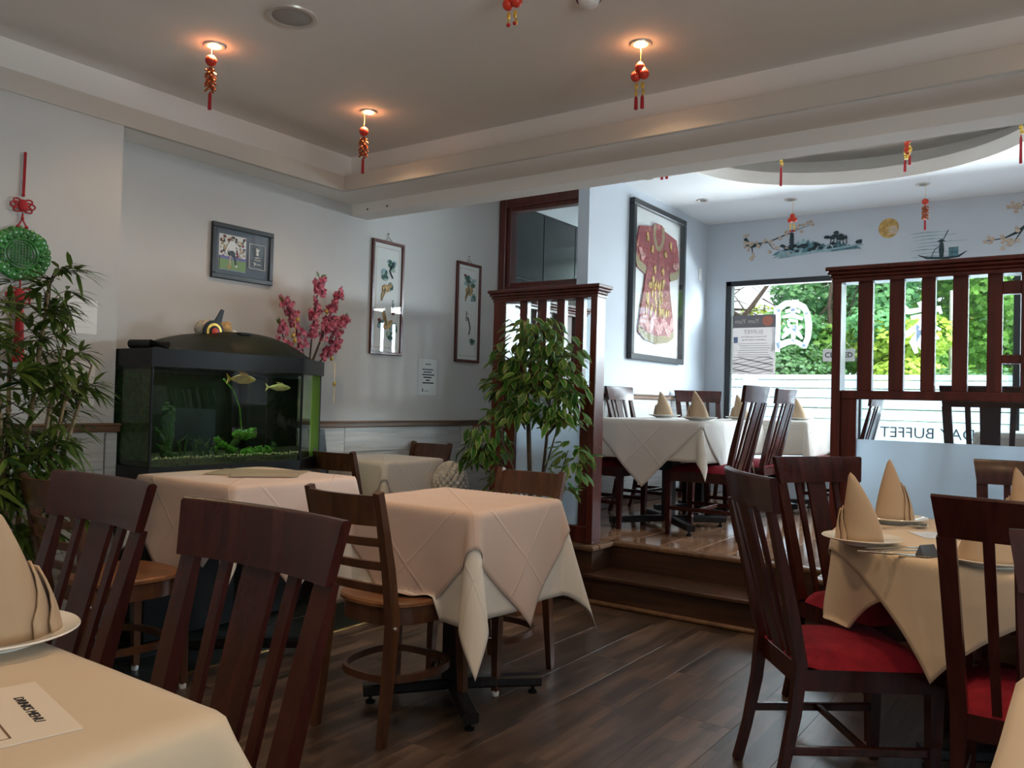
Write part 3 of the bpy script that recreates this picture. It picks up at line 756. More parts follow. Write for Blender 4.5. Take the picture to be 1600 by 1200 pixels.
l0 = ladder_chair('ladder back chair with its back to us at the central peach table', (-2.135, 2.315, 0), 0, GL)
def lplace(loc, rz, label): return dup(l0, loc, rz, label, GL)
lplace((-2.14, 2.905, 0), PI, 'ladder back chair on the far side of the central peach table, below the ficus')
lplace((-3.66, 3.66, 0), 0, 'ladder back chair with its back to us at the small white table by the wall')
lplace((-3.93, 4.27, 0), PI, 'ladder back chair facing us at the far side of the small white table')
lplace((-3.17, 1.80, 0), 0, 'ladder back chair half hidden behind the far left tall chair, beside the bamboo')

# ------------------------------------------------------------------ tables
def table(label, c, z, h, round_=False, rot=PI / 4, R=.36):
    """h: half sizes of the top; black cross foot"""
    t = thing('dining_table', label, 'table', c, 0)
    zt = z - .006
    if round_: MB().lathe([(0, zt - .026), (h[0] - .01, zt - .026), (h[0], zt - .02), (h[0], zt - .005), (h[0] - .008, zt), (0, zt)], 48).build('tabletop', M_ladder, t)
    else: MB().b2((-h[0], -h[1], zt - .03), (h[0], h[1], zt), .006).build('tabletop', M_ladder, t, False)
    MB().b2((-.0375, -.0375, .055), (.0375, .0375, zt - .03), .004).b2((-.15, -.15, zt - .036), (.15, .15, zt - .03)).build('column', M_black, t, False)
    for k in range(4):
        a = rot + k * PI / 2; d = Vector((math.cos(a), math.sin(a), 0))
        f = MB().bar(d * .03 + Vector((0, 0, .062)), d * R + Vector((0, 0, .052)), .058, .044, side=(-d.y, d.x, 0)).build('foot', M_black, t, False)
        MB().lathe([(0, 0), (.02, 0), (.02, .01), (.008, .014), (.008, .032), (0, .032)], 10, tuple(d * (R - .03))).build('levelling_pad', M_blackp, f)
    return t

def cloth(label, cat_, c, z, h, side, rot, m, rc=.02, round_=False, lift=0., seats=(), n=64, flare=.05, amp=.30, seed=0, group=None, sag=0.):
    """a square cloth laid over the table and let fall: flat on top, hanging over the edge, swinging out in flaps at the corners"""
    rng = random.Random(seed); vs = []; uv = []
    ca, sa = math.cos(rot), math.sin(rot)
    ph = [rng.uniform(0, 6.28) for _ in range(6)]
    for i in range(n + 1):
        for j in range(n + 1):
            u, v = side * (i / n - .5), side * (j / n - .5)
            x, y = u * ca - v * sa, u * sa + v * ca
            if round_: qx = qy = 0.; R = h[0]
            else: qx = max(-h[0] + rc, min(h[0] - rc, x)); qy = max(-h[1] + rc, min(h[1] - rc, y)); R = rc
            dx, dy = x - qx, y - qy; d = math.hypot(dx, dy)
            if d <= R:
                p = [x, y, z + lift]
            else:
                s = d - R; nx, ny = dx / d, dy / d; re = .012
                th = math.atan2(ny, nx)
                if s < re * PI / 2: out = re * math.sin(s / re); dr = re * (1 - math.cos(s / re)); h2 = 0
                else:
                    h2 = s - re * PI / 2
                    if round_:
                        w2 = .5 + .5 * math.sin(7 * th + ph[0]) * .7 + .25 * math.sin(12 * th + ph[1])
                        fl_ = flare + amp * .55 * (w2 - .3) * min(1, h2 / .25)
                    else:
                        c2 = math.sin(2 * th) ** 2
                        al = (x if abs(ny) > abs(nx) else y)
                        fl_ = flare + amp * c2 ** .8 * (1 - .25 * c2) + (1 - c2) * .035 * math.sin(al * 17 + ph[2]) * min(1, h2 / .2)
                    fl_ = max(.015, min(.62, fl_))
                    out = re + h2 * fl_; dr = re + h2 * math.sqrt(1 - fl_ * fl_)
                zz = z + lift - dr
                px, py = qx + nx * (R + out + lift * .8), qy + ny * (R + out + lift * .8)
                for (x0, x1, y0, y1, zs) in seats:
                    wx, wy = px + c[0], py + c[1]
                    if x0 < wx < x1 and y0 < wy < y1 and zz < zs:
                        e = zs - zz; zz = zs + .004 * math.sin(wx * 60); px += nx * e * .25; py += ny * e * .25
                p = [px, py, max(zz, .03)]
            p[2] += 0.0012 * noise.noise(Vector((u * 9, v * 9, seed)))
            vs.append(p); uv.append((i / n, j / n))
    fs = [(i * (n + 1) + j, (i + 1) * (n + 1) + j, (i + 1) * (n + 1) + j + 1, i * (n + 1) + j + 1) for i in range(n) for j in range(n)]
    me = bpy.data.meshes.new('tablecloth'); me.from_pydata(vs, [], fs)
    ul = me.uv_layers.new(name='UVMap')
    for l in me.loops: ul.data[l.index].uv = uv[l.vertex_index]
    me.materials.append(m); me.shade_smooth()
    o = link('tablecloth', me); o.location = (c[0], c[1], c[2])
    sol = o.modifiers.new('thickness', 'SOLIDIFY'); sol.thickness = .0016; sol.offset = 1
    return tag(o, label, cat_, group)
SEAT = .482
def seat_zone(x, y, z0=0, hx=.2, hy=.2): return (x - hx, x + hx, y - hy, y + hy, z0 + SEAT)

# central table: peach cloth cornerwise over a white one
T4 = (-2.085, 2.60, 0); h4 = (.30, .285)
table('central dining table with black cross foot under the peach cloth', T4, .79, h4, rot=.86)
s4 = [seat_zone(-2.135, 2.315), seat_zone(-2.14, 2.905)]
cloth('white cloth hanging low at the corners beneath the peach cloth of the central table', 'tablecloth', T4, .79, h4, 1.37, 0, M_white_c, seats=s4, amp=.34, seed=3)
cloth('peach cloth laid cornerwise over the central table', 'tablecloth', T4, .79, h4, 1.08, PI / 4 + .02, M_peach, lift=.006, seats=s4, amp=.34, seed=3, flare=.06)
# table by the fish tank
T2 = (-3.16, 2.40, 0); h2_ = (.335, .335)
table('dining table in front of the fish tank', T2, .815, h2_)
s2 = [seat_zone(-3.17, 1.80)]
cloth('white cloth beneath the peach cloth of the table by the fish tank', 'tablecloth', T2, .815, h2_, 1.26, 0, M_white_c, seats=s2, amp=.24, seed=5)
cloth('peach cloth laid cornerwise over the table by the fish tank', 'tablecloth', T2, .815, h2_, 1.16, PI / 4 - .03, M_peach, lift=.006, seats=s2, amp=.24, seed=5, flare=.06)
# small white table by the wall
T3 = (-3.82, 3.96, 0); h3 = (.27, .27)
table('small dining table against the left wall', T3, .79, h3)
s3 = [seat_zone(-3.66, 3.66), seat_zone(-3.93, 4.27)]
cloth('white cloth beneath the ivory cloth of the small table by the wall', 'tablecloth', T3, .79, h3, 1.12, 0, M_white_c, seats=s3, amp=.22, seed=7)
cloth('ivory cloth laid cornerwise over the small table by the wall', 'tablecloth', T3, .79, h3, .98, PI / 4, M_grey_c, lift=.006, seats=s3, amp=.22, seed=7, flare=.06)
# round table on the right
T5 = (-.15, 3.27, 0); Z5 = .75; R5 = .62
table('round dining table in front of the frosted glass screen', T5, Z5, (R5, R5), True, rot=.5)
s5 = [seat_zone(-.66, 2.82), seat_zone(-.68, 3.44), seat_zone(-.205, 3.90), seat_zone(-.085, 2.645)]
cloth('cream cloth hanging beneath the upper cloth of the round table', 'tablecloth', T5, Z5, (R5, R5), 1.42, -.23, M_cream, round_=True, seats=s5, amp=.30, seed=9, n=90)
cloth('cream upper cloth of the round table with a corner hanging over the crimson seat', 'tablecloth', T5, Z5, (R5, R5), 1.36, .47, M_cream, round_=True, lift=.006, seats=s5, amp=.34, seed=11, n=90, flare=.12)
# the two nearest tables
T1 = (-1.58, .225, 0); h1 = (.68, .43)
table('long table at bottom left with the drinks menu on it', T1, .79, h1)
cloth('cream cloth on the drinks menu table', 'tablecloth', T1, .79, h1, 1.86, 0, M_cream, seats=[], amp=.45, seed=12, n=80, flare=.14)
T6 = (.36, 1.10, 0); h6 = (.44, .44)
table('nearest table cut off by the picture edge, at lower right', T6, .79, h6)
cloth('cream cloth falling from the table cut off at lower right', 'tablecloth', T6, .79, h6, 1.40, 0, M_cream, seats=[seat_zone(.135, 1.44)], amp=.25, seed=13, flare=.12)
# raised floor
T7 = (-2.42, 5.36, UG); h7 = (.39, .40); z7 = .745
table('table nearest the robe wall on the raised floor, black cross foot', T7, z7, h7, R=.42)
s7 = []
cloth('white cloth with a long corner beneath the ivory cloth, raised table above the steps', 'tablecloth', T7, z7, h7, 1.32, 0, M_white_c, seats=s7, amp=.22, seed=14)
cloth('ivory cloth laid cornerwise on the raised table above the steps', 'tablecloth', T7, z7, h7, 1.20, PI / 4, M_grey_c, lift=.006, amp=.22, seed=14, flare=.06)
T7b = (-2.52, 6.15, UG); h7b = (.36, .36)
table('table at the back of the raised floor by the robe wall', T7b, z7, h7b)
cloth('white cloth on the back table by the robe wall', 'tablecloth', T7b, z7, h7b, 1.25, 0, M_white_c, amp=.22, seed=16)
T8 = (-2.22, 7.05, UG); h8 = (.36, .36)
table('window table left of the right screen post', T8, z7, h8)
cloth('pale cloth on the window table left of the right screen post', 'tablecloth', T8, z7, h8, 1.30, .05, M_white_c, amp=.22, seed=17)
T9 = (-.12, 5.75, UG); h9 = (.42, .40)
table('table seen through the clear glass strip of the right screen', T9, z7, h9)
cloth('cloth on the table seen through the clear glass strip', 'tablecloth', T9, z7, h9, 1.3, 0, M_grey_c, amp=.22, seed=18)

# ------------------------------------------------------------------ fish tank
def tank():
    t = thing('fish_tank', 'large black framed fish tank with green water against the left wall', 'fish tank', (XL, 0, 0))
    # outline in plan (x out of the wall, y along it)
    O = [(.02, 2.18), (.53, 2.18), (.53, 3.06), (.505, 3.10), (.26, 3.45), (.22, 3.48), (.02, 3.48)]
    def grow(g): return [(x + (g if x > .1 else 0), y + (-g if y < 2.3 else (g if y > 3.2 else g * .6))) for x, y in O]
    P = lambda u, v, q: (u, v, q)
    MB().prism(grow(.0), lambda u, v, q: (u, v, .02 + q), .70).build('cabinet', M_blackp, t, False)
    b = MB().prism(grow(.012), lambda u, v, q: (u, v, .72 + q), .115); b.build('base_frame', M_blackp, t, False)
    MB().prism(grow(.014), lambda u, v, q: (u, v, 1.315 + q), .085).build('top_frame', M_blackp, t, False)
    # glass panes between the frames
    O2 = O[:4] + [(.375, 3.285)] + O[4:]
    pn = [(0, 1, 0), (1, 2, 0), (3, 4, 0), (4, 5, 1), (6, 7, 0)]
    for a, b_, al in pn:
        (x0, y0), (x1, y1) = O2[a], O2[b_]; d = Vector((x1 - x0, y1 - y0, 0)); L = d.length; d.normalize(); nn = Vector((d.y, -d.x, 0))
        c = Vector(((x0 + x1) / 2, (y0 + y1) / 2, 1.075)) - nn * .004
        g = MB().box((0, 0, 0), (L, .008, .48), Matrix((d, nn, (0, 0, 1))).transposed().to_3x3())
        pane = g.build('glass_pane', MATS['algae_glass'] if al else M_tankglass, t, False); pane.location = c
    for x, y in (O[1], O[3], O[4]): MB().b2((x - .008, y - .006, .835), (x + .003, y + .006, 1.315), .002).build('corner_seal', M_blackp, t, False)
    MB().b2((.022, 2.19, .835), (.03, 3.47, 1.315)).build('back_panel', M_tankback, t, False)
    gi = [(x - .012 if x > .1 else x + .01, y + (.012 if y < 2.3 else -.012)) for x, y in O]
    gm = MB(); 
    gm.prism(gi, lambda u, v, q: (u, v, .836 + q * (1 + .35 * math.sin(u * 19 + v * 11))), .03)
    tag(gm.build('gravel', M_gravel, t, True), 'pale gravel bed', None, None)
    MB().prism(gi, lambda u, v, q: (u, v, .838 + q), .447).build('water', M_water, t, False)
    MB().b2((.05, 3.0, .87), (.17, 3.14, 1.30), .02).build('filter', M_blackp, t)
    MB().b2((.06, 2.20, .87), (.20, 2.30, 1.30), .02).build('filter', M_tankback, t)
    rg = random.Random(3)
    def log(path, r):
        m = MB(); Q = []
        for a, b in zip(path, path[1:]):
            for k in range(5): Q.append(tuple(Vector(a).lerp(Vector(b), k / 5) + Vector([rg.uniform(-.004, .004) for _ in range(3)])))
        Q.append(path[-1]); m.tube(Q, [r * (.2 if i in (0, len(Q) - 1) else 1 + rg.uniform(-.3, .25)) for i in range(len(Q))], 9)
        for q in Q[1:-1]:
            for _ in range(3): m.ball((q[0] + rg.uniform(-r, r), q[1] + rg.uniform(-r, r) * .6, q[2] + rg.uniform(.2, 1) * r), r * rg.uniform(.2, .4), 6, 4)
        return m
    lg = [([(.40, 2.33, .86), (.41, 2.345, .98), (.40, 2.35, 1.08), (.395, 2.35, 1.12)], .026, M_mossd), ([(.42, 2.36, .90), (.42, 2.30, .99), (.43, 2.26, 1.02)], .010, M_mossd), ([(.42, 2.42, .86), (.42, 2.36, .88), (.41, 2.28, .94)], .012, M_mossd),
          ([(.40, 2.72, .97), (.41, 2.80, .975), (.40, 2.88, .985)], .026, M_moss), ([(.41, 2.68, .88), (.41, 2.74, .94), (.41, 2.80, .98)], .018, M_mossd), ([(.42, 2.60, .96), (.42, 2.66, .92), (.42, 2.74, .89)], .018, M_moss),
          ([(.44, 2.74, .875), (.44, 2.86, .880), (.43, 2.96, .885)], .028, M_moss), ([(.43, 2.58, .90), (.43, 2.62, .91)], .014, M_moss), ([(.43, 2.95, .90), (.42, 3.0, .87), (.42, 2.97, .93)], .014, M_mossd)]
    for p, r, m in lg: tag(log(p, r).build('driftwood', m, t), 'moss covered driftwood')
    st_ = MB().tube([(.38, 2.80, .98), (.38, 2.78, 1.12), (.39, 2.73, 1.21), (.40, 2.66, 1.27)], .004, 6); st_.build('plant_stem', M_moss, t)
    for k in range(14):
        y, x = 2.40 + rg.uniform(0, .25), .38 + rg.uniform(-.1, .1)
        MB().tube([(x, y, .86), (x + rg.uniform(-.02, .02), y + rg.uniform(-.02, .02), .93), (x + rg.uniform(-.04, .04), y + rg.uniform(-.04, .04), .93 + rg.uniform(.02, .05))], [.004, .006, .002], 5).build('water_plant', M_mossd, t)
    pb = MB()
    for k in range(90): pb.ball((.505 + rg.uniform(-.008, .006), 2.2 + k * .0098 + rg.uniform(-.004, .004), .870 + rg.uniform(0, .010)), rg.uniform(.003, .007), 6, 4)
    tag(pb.build('pebbles', plain('pale_pebble', (.48, .46, .30), .6, var=.4, scale=200), t), 'line of pale pebbles along the front glass', kind='stuff')
    MB().b2((.20, 2.19, .86), (.50, 2.20, 1.30), .003).build('dark_side_sheet', M_mossd, t)  # dark green sheet added inside the left pane to darken it
    bb = MB()
    for k in range(26): bb.ball((.30 + rg.uniform(-.01, .01), 2.86 + rg.uniform(-.012, .012), .98 + .012 * k), .0035, 6, 4)
    tag(bb.build('bubbles', M_glass, t), 'string of air bubbles', kind='stuff')
    # curved hood
    h = MB(); ys = [2.34 + 1.08 * i / 24 for i in range(25)]; rings = []
    for i, y in enumerate(ys):
        k = (y - 2.34) / 1.08; zz = 1.40 + .135 * math.sin(PI * k) ** .75 if 0 < k < 1 else 1.40
        xw = .50 - (max(0, y - 3.06) * .68)
        rings.append([(.03, y, 1.40), (.03, y, zz), (xw * .55, y, zz), (xw * .80, y, 1.40 + (zz - 1.40) * .72), (xw, y, 1.405), (xw, y, 1.40)])
    vs = [p for r_ in rings for p in r_]; k6 = 6
    h.add(vs, [(i * k6 + j, i * k6 + (j + 1) % k6, (i + 1) * k6 + (j + 1) % k6, (i + 1) * k6 + j) for i in range(24) for j in range(k6)])
    ho = tag(h.build('hood', M_hood, t, True, 50), 'dusty black domed hood')
    MB().b2((.30, 2.80, 1.515), (.34, 2.87, 1.53), .004).build('hood_handle', M_blackp, ho, False)
    MB().tube([(.30, 2.20, 1.425), (.42, 2.23, 1.425), (.42, 2.32, 1.425)], .022, 10).build('hose', M_blackp, t)
    d = bpy.data.lights.new('tank_lamp', 'AREA'); d.shape = 'RECTANGLE'; d.size = .9; d.size_y = .12; d.energy = 1.5; d.color = (.92, 1.0, .78)
    lo = bpy.data.objects.new('tank_lamp', d); COL.objects.link(lo); lo.parent = t; lo.location = (.36, 2.66, 1.305); lo.rotation_euler = (0, 0, PI / 2)
    return t
_m = frosted('algae_glass', (.52, .72, .22), .15, .85)
tk = tank()
def fish(label, c, L, rz, m):
    b = thing('fish', label, 'fish', c, rz, 'fish in the tank')
    f = MB(); secs = [(-.5, .06, .03), (-.38, .16, .07), (-.15, .30, .13), (.12, .30, .14), (.32, .2, .1), (.46, .09, .05), (.5, .02, .015)]
    vs = []; n = 10
    for x, h, w_ in secs: vs += [(x * L, w_ * L / 2 * math.cos(2 * PI * k / n), h * L / 2 * math.sin(2 * PI * k / n)) for k in range(n)]
    f.add(vs, [(i * n + k, i * n + (k + 1) % n, (i + 1) * n + (k + 1) % n, (i + 1) * n + k) for i in range(6) for k in range(n)])
    f.build('body', m, b)
    MB().prism([(-.48, 0), (-.68, .16), (-.62, 0), (-.68, -.16)], lambda u, v, q: (u * L, -.002 + q, v * L), .004).build('tail_fin', m, b, False)
    MB().prism([(-.1, .14), (-.2, .24), (.1, .2), (.2, .12)], lambda u, v, q: (u * L, -.002 + q, v * L), .004).build('back_fin', m, b, False)
    return b
fish('golden fish swimming near the surface in the middle of the tank', (XL + .42, 2.77, 1.272), .17, PI / 2 + .1, M_fish)
fish('pale fish rising at the right end of the tank', (XL + .40, 3.03, 1.235), .13, PI / 2 - .2, M_fish2)

# papier-mache mask on the hood
lm = thing('lion_mask', 'small furry lion dance mask with a black ear, lying on the tank hood', 'mask', (XL + .20, 2.74, 1.52))
m = MB().ball((.0, -.05, .02), (.06, .075, .055), 14, 10); m.build('head', plain('mask_fur', (.50, .46, .38), .9, var=.3, scale=60, bump=.8, bscale=150), lm)
for r_, mm in ((.062, M_blackp), (.046, M_goldo), (.032, M_blackp), (.02, M_lantern)): MB().lathe([(0, 0), (r_, 0), (r_, .012), (0, .014)], 18, (0, 0, 0)).build('eye_ring', mm, lm)
for o in lm.children:
    if o.name.startswith('eye_ring'):
        o.rotation_euler = (0, PI / 2, 0); o.location = (.055 + .004 * list(lm.children).index(o), -.055, .005)
MB().prism([(-.03, 0), (.015, 0), (.03, .07), (.015, .075)], lambda u, v, q: (.02 + q, u + .0, .06 + v), .012).build('ear', M_blackp, lm)
for k, (y, z, r_, mm) in enumerate(((.04, .03, .045, M_tan), (.06, .0, .032, M_lantern), (.03, -.005, .022, M_lantern), (.075, .02, .02, M_beige), (.10, .005, .028, M_white), (.06, .055, .022, M_tan))):
    MB().ball((.02, y, z), (r_ * .9, r_, r_ * .8), 10, 8).build('muzzle_tuft', mm, lm)

# leaning picture behind the tank
lp = thing('leaning_picture', 'dark framed picture leaning on the wall between tank and small white table', 'picture', (XL + .14, 3.62, .0), 0)
q = MB().prism([(3.53 - 3.62, .02), (3.66 - 3.62 + .02, .02), (3.66 - 3.62 - .04, .98), (3.50 - 3.62, .98)], lambda u, v, q: (.06 - v * .10 + q, u, v), .02); q.build('frame', M_dark, lp, False)
q = MB().prism([(-.06, .06), (.035, .06), (-.02, .94), (-.09, .94)], lambda u, v, q: (.083 - v * .10 + q, u, v), .001); q.build('picture', M_charc, lp, False)

# ------------------------------------------------------------------ pictures on the walls (built in the wall plane: u along Y, v along Z)
def wall_pt(x0): return lambda u, v, q: (x0 + q, u, v)
def framed(name, label, cat, x, y0, y1, z0, z1, fw_, fm, backing, depth=.022, glass=True):
    t = thing(name, label, cat, (x, y0, z0))
    L, H = y1 - y0, z1 - z0; f = MB()
    for lo, hi in (((0, 0), (L, fw_)), ((0, H - fw_), (L, H)), ((0, fw_), (fw_, H - fw_)), ((L - fw_, fw_), (L, H - fw_))): f.b2((0, lo[0], lo[1]), (depth, hi[0], hi[1]), .003)
    f.build('frame', fm, t, False)
    MB().b2((.002, fw_ * .8, fw_ * .8), (.008, L - fw_ * .8, H - fw_ * .8)).build('mount', backing, t, False)
    if glass: MB().b2((.0165, fw_ * .9, fw_ * .9), (.0175, L - fw_ * .9, H - fw_ * .9)).build('glass', M_pglass, t, False)
    return t, L, H
def art(t, name, shapes, mats, x0=.0082, step=.00012):
    m = MB(); i = 0
    for mi, poly in shapes:
        i += 1
        m.prism(poly, lambda u, v, q, k=i: (x0 + q * k, u, v), step, mi)
    return m.build(name, mats, t, False)
# sports photograph
fp, L, H = framed('framed_photograph', 'black framed sports photograph of a footballer on the left wall', 'picture', XL, 2.828, 3.257, 1.859, 2.181, .028, M_dark, M_charc)
S = []; rg = random.Random(5)
S.append((0, rect(.05, .055, .235, .262)))
for k in range(60): S.append((rg.choice((1, 2, 6, 7)), blob(.06 + rg.random() * .165, .135 + rg.random() * .118, .008, .008, 6)))
S += [(3, rect(.054, .059, .231, .12)), (4, rect(.054, .118, .231, .134)), (5, blob(.135, .195, .026, .034, 10, .08)), (5, stroke([(.115, .21), (.10, .175), (.092, .15)], .012)), (5, stroke([(.158, .21), (.176, .19), (.182, .165)], .012)),
      (2, blob(.135, .153, .024, .018, 8, .1)), (6, blob(.142, .240, .010, .013, 8, .05)), (2, blob(.142, .248, .010, .007, 8, .05)), (6, stroke([(.125, .14), (.12, .11), (.125, .085)], .011)), (2, stroke([(.15, .14), (.158, .11), (.165, .08)], .012)), (5, stroke([(.165, .09), (.165, .075)], .012)), (1, blob(.118, .074, .014, .011, 9, .03))]
b_ = .0025
for a, c2 in (((.255, .085), (.368, .085 + b_)), ((.255, .232), (.368, .232 + b_)), ((.255, .085), (.255 + b_, .232)), ((.368, .085), (.368 + b_, .232 + b_))): S.append((0, rect(*a, *c2)))
# crest: a cockerel on a ball, and the line of handwriting below
S += [(0, blob(.312, .175, .0085, .0085, 12, 0)), (0, [(.308, .184), (.316, .184), (.321, .196), (.328, .207), (.322, .208), (.315, .199), (.311, .205), (.312, .215), (.306, .212), (.303, .203), (.305, .193)]),
      (0, stroke([(.296, .155), (.330, .156)], .003)), (0, stroke([(.290, .136), (.305, .146), (.312, .136), (.335, .144)], .003)), (0, stroke([(.285, .120), (.297, .126), (.293, .105)], .004)), (0, stroke([(.297, .112), (.308, .118), (.314, .110), (.325, .117), (.340, .112)], .0035))]
art(fp, 'print', S, [M_paper, M_tan, M_teald, plain('pitch_green', (.22, .36, .16), .7), plain('hoarding_violet', (.18, .16, .42), .7), M_white, M_beige, M_darkred])
# the two painted scrolls
def scroll(label, y0, y1, z0, z1, seed, flip):
    t, L, H = framed('framed_scroll', label, 'picture', XL, y0, y1, z0, z1, .022, M_red, M_paper)
    rg = random.Random(seed); S = []
    S.append((5, rect(.045, .05, L - .045, H - .05))); S.append((0, rect(.049, .054, L - .049, H - .054)))
    def leaf_c(cx_, cz_, r_):
        for k in range(7): S.append((rg.choice((2, 3)), blob(cx_ + rg.uniform(-r_, r_), cz_ + rg.uniform(-r_ * 1.4, r_ * 1.2), r_ * .9, r_ * .6, 9)))
        for k in range(6): S.append((1, blob(cx_ + rg.uniform(-r_, r_) * .8, cz_ + rg.uniform(-r_, r_) * .8, r_ * .6, r_ * .55, 9)))
    def bird(cx_, cz_, s, up):
        S.append((4, blob(cx_, cz_, .035 * s, .026 * s, 10, .1))); S.append((4, stroke([(cx_, cz_), (cx_ - .03 * s, cz_ + (.075 if up else -.05) * s), (cx_ - .035 * s, cz_ + (.11 if up else -.075) * s)], [.03 * s, .018 * s, .003])))
        S.append((6, stroke([(cx_ - .01, cz_), (cx_ - .035 * s, cz_ + (.10 if up else -.08) * s)], [.012, .003]))); S.append((4, blob(cx_ + .035 * s, cz_ + .022 * s, .014 * s, .014 * s, 8, .05)))
        S.append((7, blob(cx_ + .04 * s, cz_ + .03 * s, .006, .007, 6)))
    mx = (lambda q: L - q) if False else (lambda q: q)
    if not flip:
        leaf_c(.62 * L, .80 * H, .028); leaf_c(.42 * L, .70 * H, .026); leaf_c(.60 * L, .60 * H, .020); leaf_c(.33 * L, .27 * H, .02); leaf_c(.72 * L, .24 * H, .028); leaf_c(.60 * L, .17 * H, .022)
        S.append((6, stroke([(.68 * L, .82 * H), (.55 * L, .74 * H), (.66 * L, .68 * H)], [.008, .007, .003]))); bird(.44 * L, .58 * H, 1.1, False); bird(.50 * L, .26 * H, 1.1, True)
        for k in range(9): S.append((6, rect(.66 * L, .48 * H - k * .011, .66 * L + rg.uniform(.006, .014), .48 * H - k * .011 + .005)))
        S.append((7, blob(.26 * L, .30 * H, .010, .012, 7))); S.append((7, blob(.70 * L, .37 * H, .010, .010, 7)))
    else:
        leaf_c(.45 * L, .83 * H, .03); leaf_c(.68 * L, .80 * H, .026); leaf_c(.72 * L, .66 * H, .02); bird(.50 * L, .72 * H, 1.1, False); bird(.55 * L, .70 * H, .8, True); leaf_c(.70 * L, .22 * H, .02)
        for k in range(6): S.append((6, rect(.42 * L, .50 * H - k * .013, .42 * L + rg.uniform(.006, .016), .50 * H - k * .013 + .006)))
        S.append((7, blob(.34 * L, .87 * H, .012, .012, 7))); S.append((6, stroke([(.5 * L, .45 * H), (.6 * L, .35 * H), (.55 * L, .28 * H)], [.006, .005, .002])))
    art(t, 'painting', S, [M_paper, M_greenp, M_greenl, M_palet, M_tan, M_beige, M_teald, M_darkred])
    MB().tube([(.012, L / 2 - .035, H), (.008, L / 2, H + .035), (.012, L / 2 + .035, H)], .003, 6).build('hanger', M_steel, t)
    MB().ball((.006, L / 2, H + .055), .008, 8, 6).build('nail', M_steel, t)
    return t
scroll('framed scroll of two golden birds and lotus leaves, left of the pair', 4.108, 4.431, 1.497, 2.310, 21, False)
scroll('framed scroll of birds and lotus beside the lobby wall, right of the pair', 5.046, 5.357, 1.492, 2.295, 22, True)
# paper notice in a plastic sleeve
nt_ = thing('paper_notice', 'small paper notice in a plastic sleeve below the two scrolls', 'notice', (XL, 4.632, 1.218))
MB().b2((0, 0, 0), (.002, .215, .276)).build('sheet', M_paper, nt_, False)
MB().b2((0.0022, -.012, -.005), (.003, .225, .282)).build('sleeve', M_pglass, nt_, False)
S = []
for k, (w_, z) in enumerate(((.05, .235), (.12, .195), (.09, .175), (.12, .155), (.09, .135), (.035, .113), (.11, .093))):
    x = .107 - w_ / 2
    while x < .107 + w_ / 2:
        q = random.uniform(.008, .02); S.append((0, rect(x, z - .004, x + q, z + .005))); x += q + .004
S.append((0, stroke([(.05, .05), (.055, .025)], .004))); S.append((0, rect(.075, .03, .12, .033)))
art(nt_, 'print', S, [M_ink], .0021)
fs_ = thing('red_sign', 'small red and white square sign on the dado boards by the ficus', 'sign', (XL + .0145, 5.30, .885))
MB().b2((0, 0, 0), (.003, .08, .10), .001).build('plate', M_jetred, fs_, False)
art(fs_, 'symbol', [(0, rect(.012, .055, .035, .09)), (0, rect(.045, .05, .068, .09)), (0, rect(.012, .012, .035, .045)), (0, rect(.05, .01, .06, .042))], [M_white], .0031)
# papers on the near wall behind the bamboo
for i, (y0, y1, z0, z1) in enumerate(((1.90, 2.06, 1.46, 1.62), (1.89, 2.06, 1.12, 1.33))):
    pn = thing('wall_paper_sheet', ['upper white sheet pinned behind the bamboo leaves', 'lower white sheet pinned behind the bamboo leaves'][i], 'notice', (XN, y0, z0))
    MB().b2((0, 0, 0), (.002, y1 - y0, z1 - z0)).build('sheet', M_paper, pn, False)
    art(pn, 'print', [(0, rect(.02, .03 + k * .025, .02 + random.uniform(.05, .12), .032 + k * .025)) for k in range(5)], [M_ring], .0021)

# framed robe
fr, L, H = framed('framed_robe', 'embroidered crimson robe in a tall black frame on the pale blue wall', 'framed robe', XR, 6.212, 7.30, 1.573, 2.94, .05, M_dark, M_white, .05, False)
def silk():
    m, nt, b = new_mat('embroidered_silk')
    t = N(nt, 'ShaderNodeTexCoord'); v = N(nt, 'ShaderNodeTexVoronoi'); v.inputs['Scale'].default_value = 13; v.feature = 'DISTANCE_TO_EDGE'
    ns = N(nt, 'ShaderNodeTexNoise'); ns.inputs['Scale'].default_value = 12; ns.inputs['Detail'].default_value = 4; ns.inputs['Distortion'].default_value = 2.5
    r = N(nt, 'ShaderNodeValToRGB'); cr_ = r.color_ramp; cr_.elements[0].position = .42; cr_.elements[0].color = (.24, .008, .018, 1); cr_.elements[1].position = .74; cr_.elements[1].color = (.58, .34, .16, 1)
    e = cr_.elements.new(.60); e.color = (.33, .016, .024, 1)
    nt.links.new(t.outputs['Object'], ns.inputs['Vector']); nt.links.new(ns.outputs['Fac'], r.inputs[0])
    nt.links.new(r.outputs[0], b.inputs['Base Color']); b.inputs['Roughness'].default_value = .45; b.inputs['Sheen Weight'].default_value = .3
    return m
M_silk = silk()
M_trimr = plain('robe_border', (.33, .27, .15), .7, var=.3, scale=70)
M_waveglare = plain('robe_waves_glare', (.62, .32, .30), .6, var=.5, scale=45)
M_flameglare = plain('robe_gold_glare', (.60, .40, .13), .5, var=.5, scale=40)
bd = [(.17, .22), (.30, .165), (.53, .14), (.76, .165), (.90, .22), (.865, .42), (.80, .62), (.765, .80), (.755, .86), (.80, .735), (.955, .775), (1.0, .85), (.965, 1.02), (.915, 1.135), (.65, 1.175), (.60, 1.215), (.47, 1.215), (.42, 1.175), (.155, 1.135), (.115, 1.02), (.085, .85), (.12, .775), (.275, .735), (.315, .86), (.305, .80), (.27, .62), (.205, .42)]
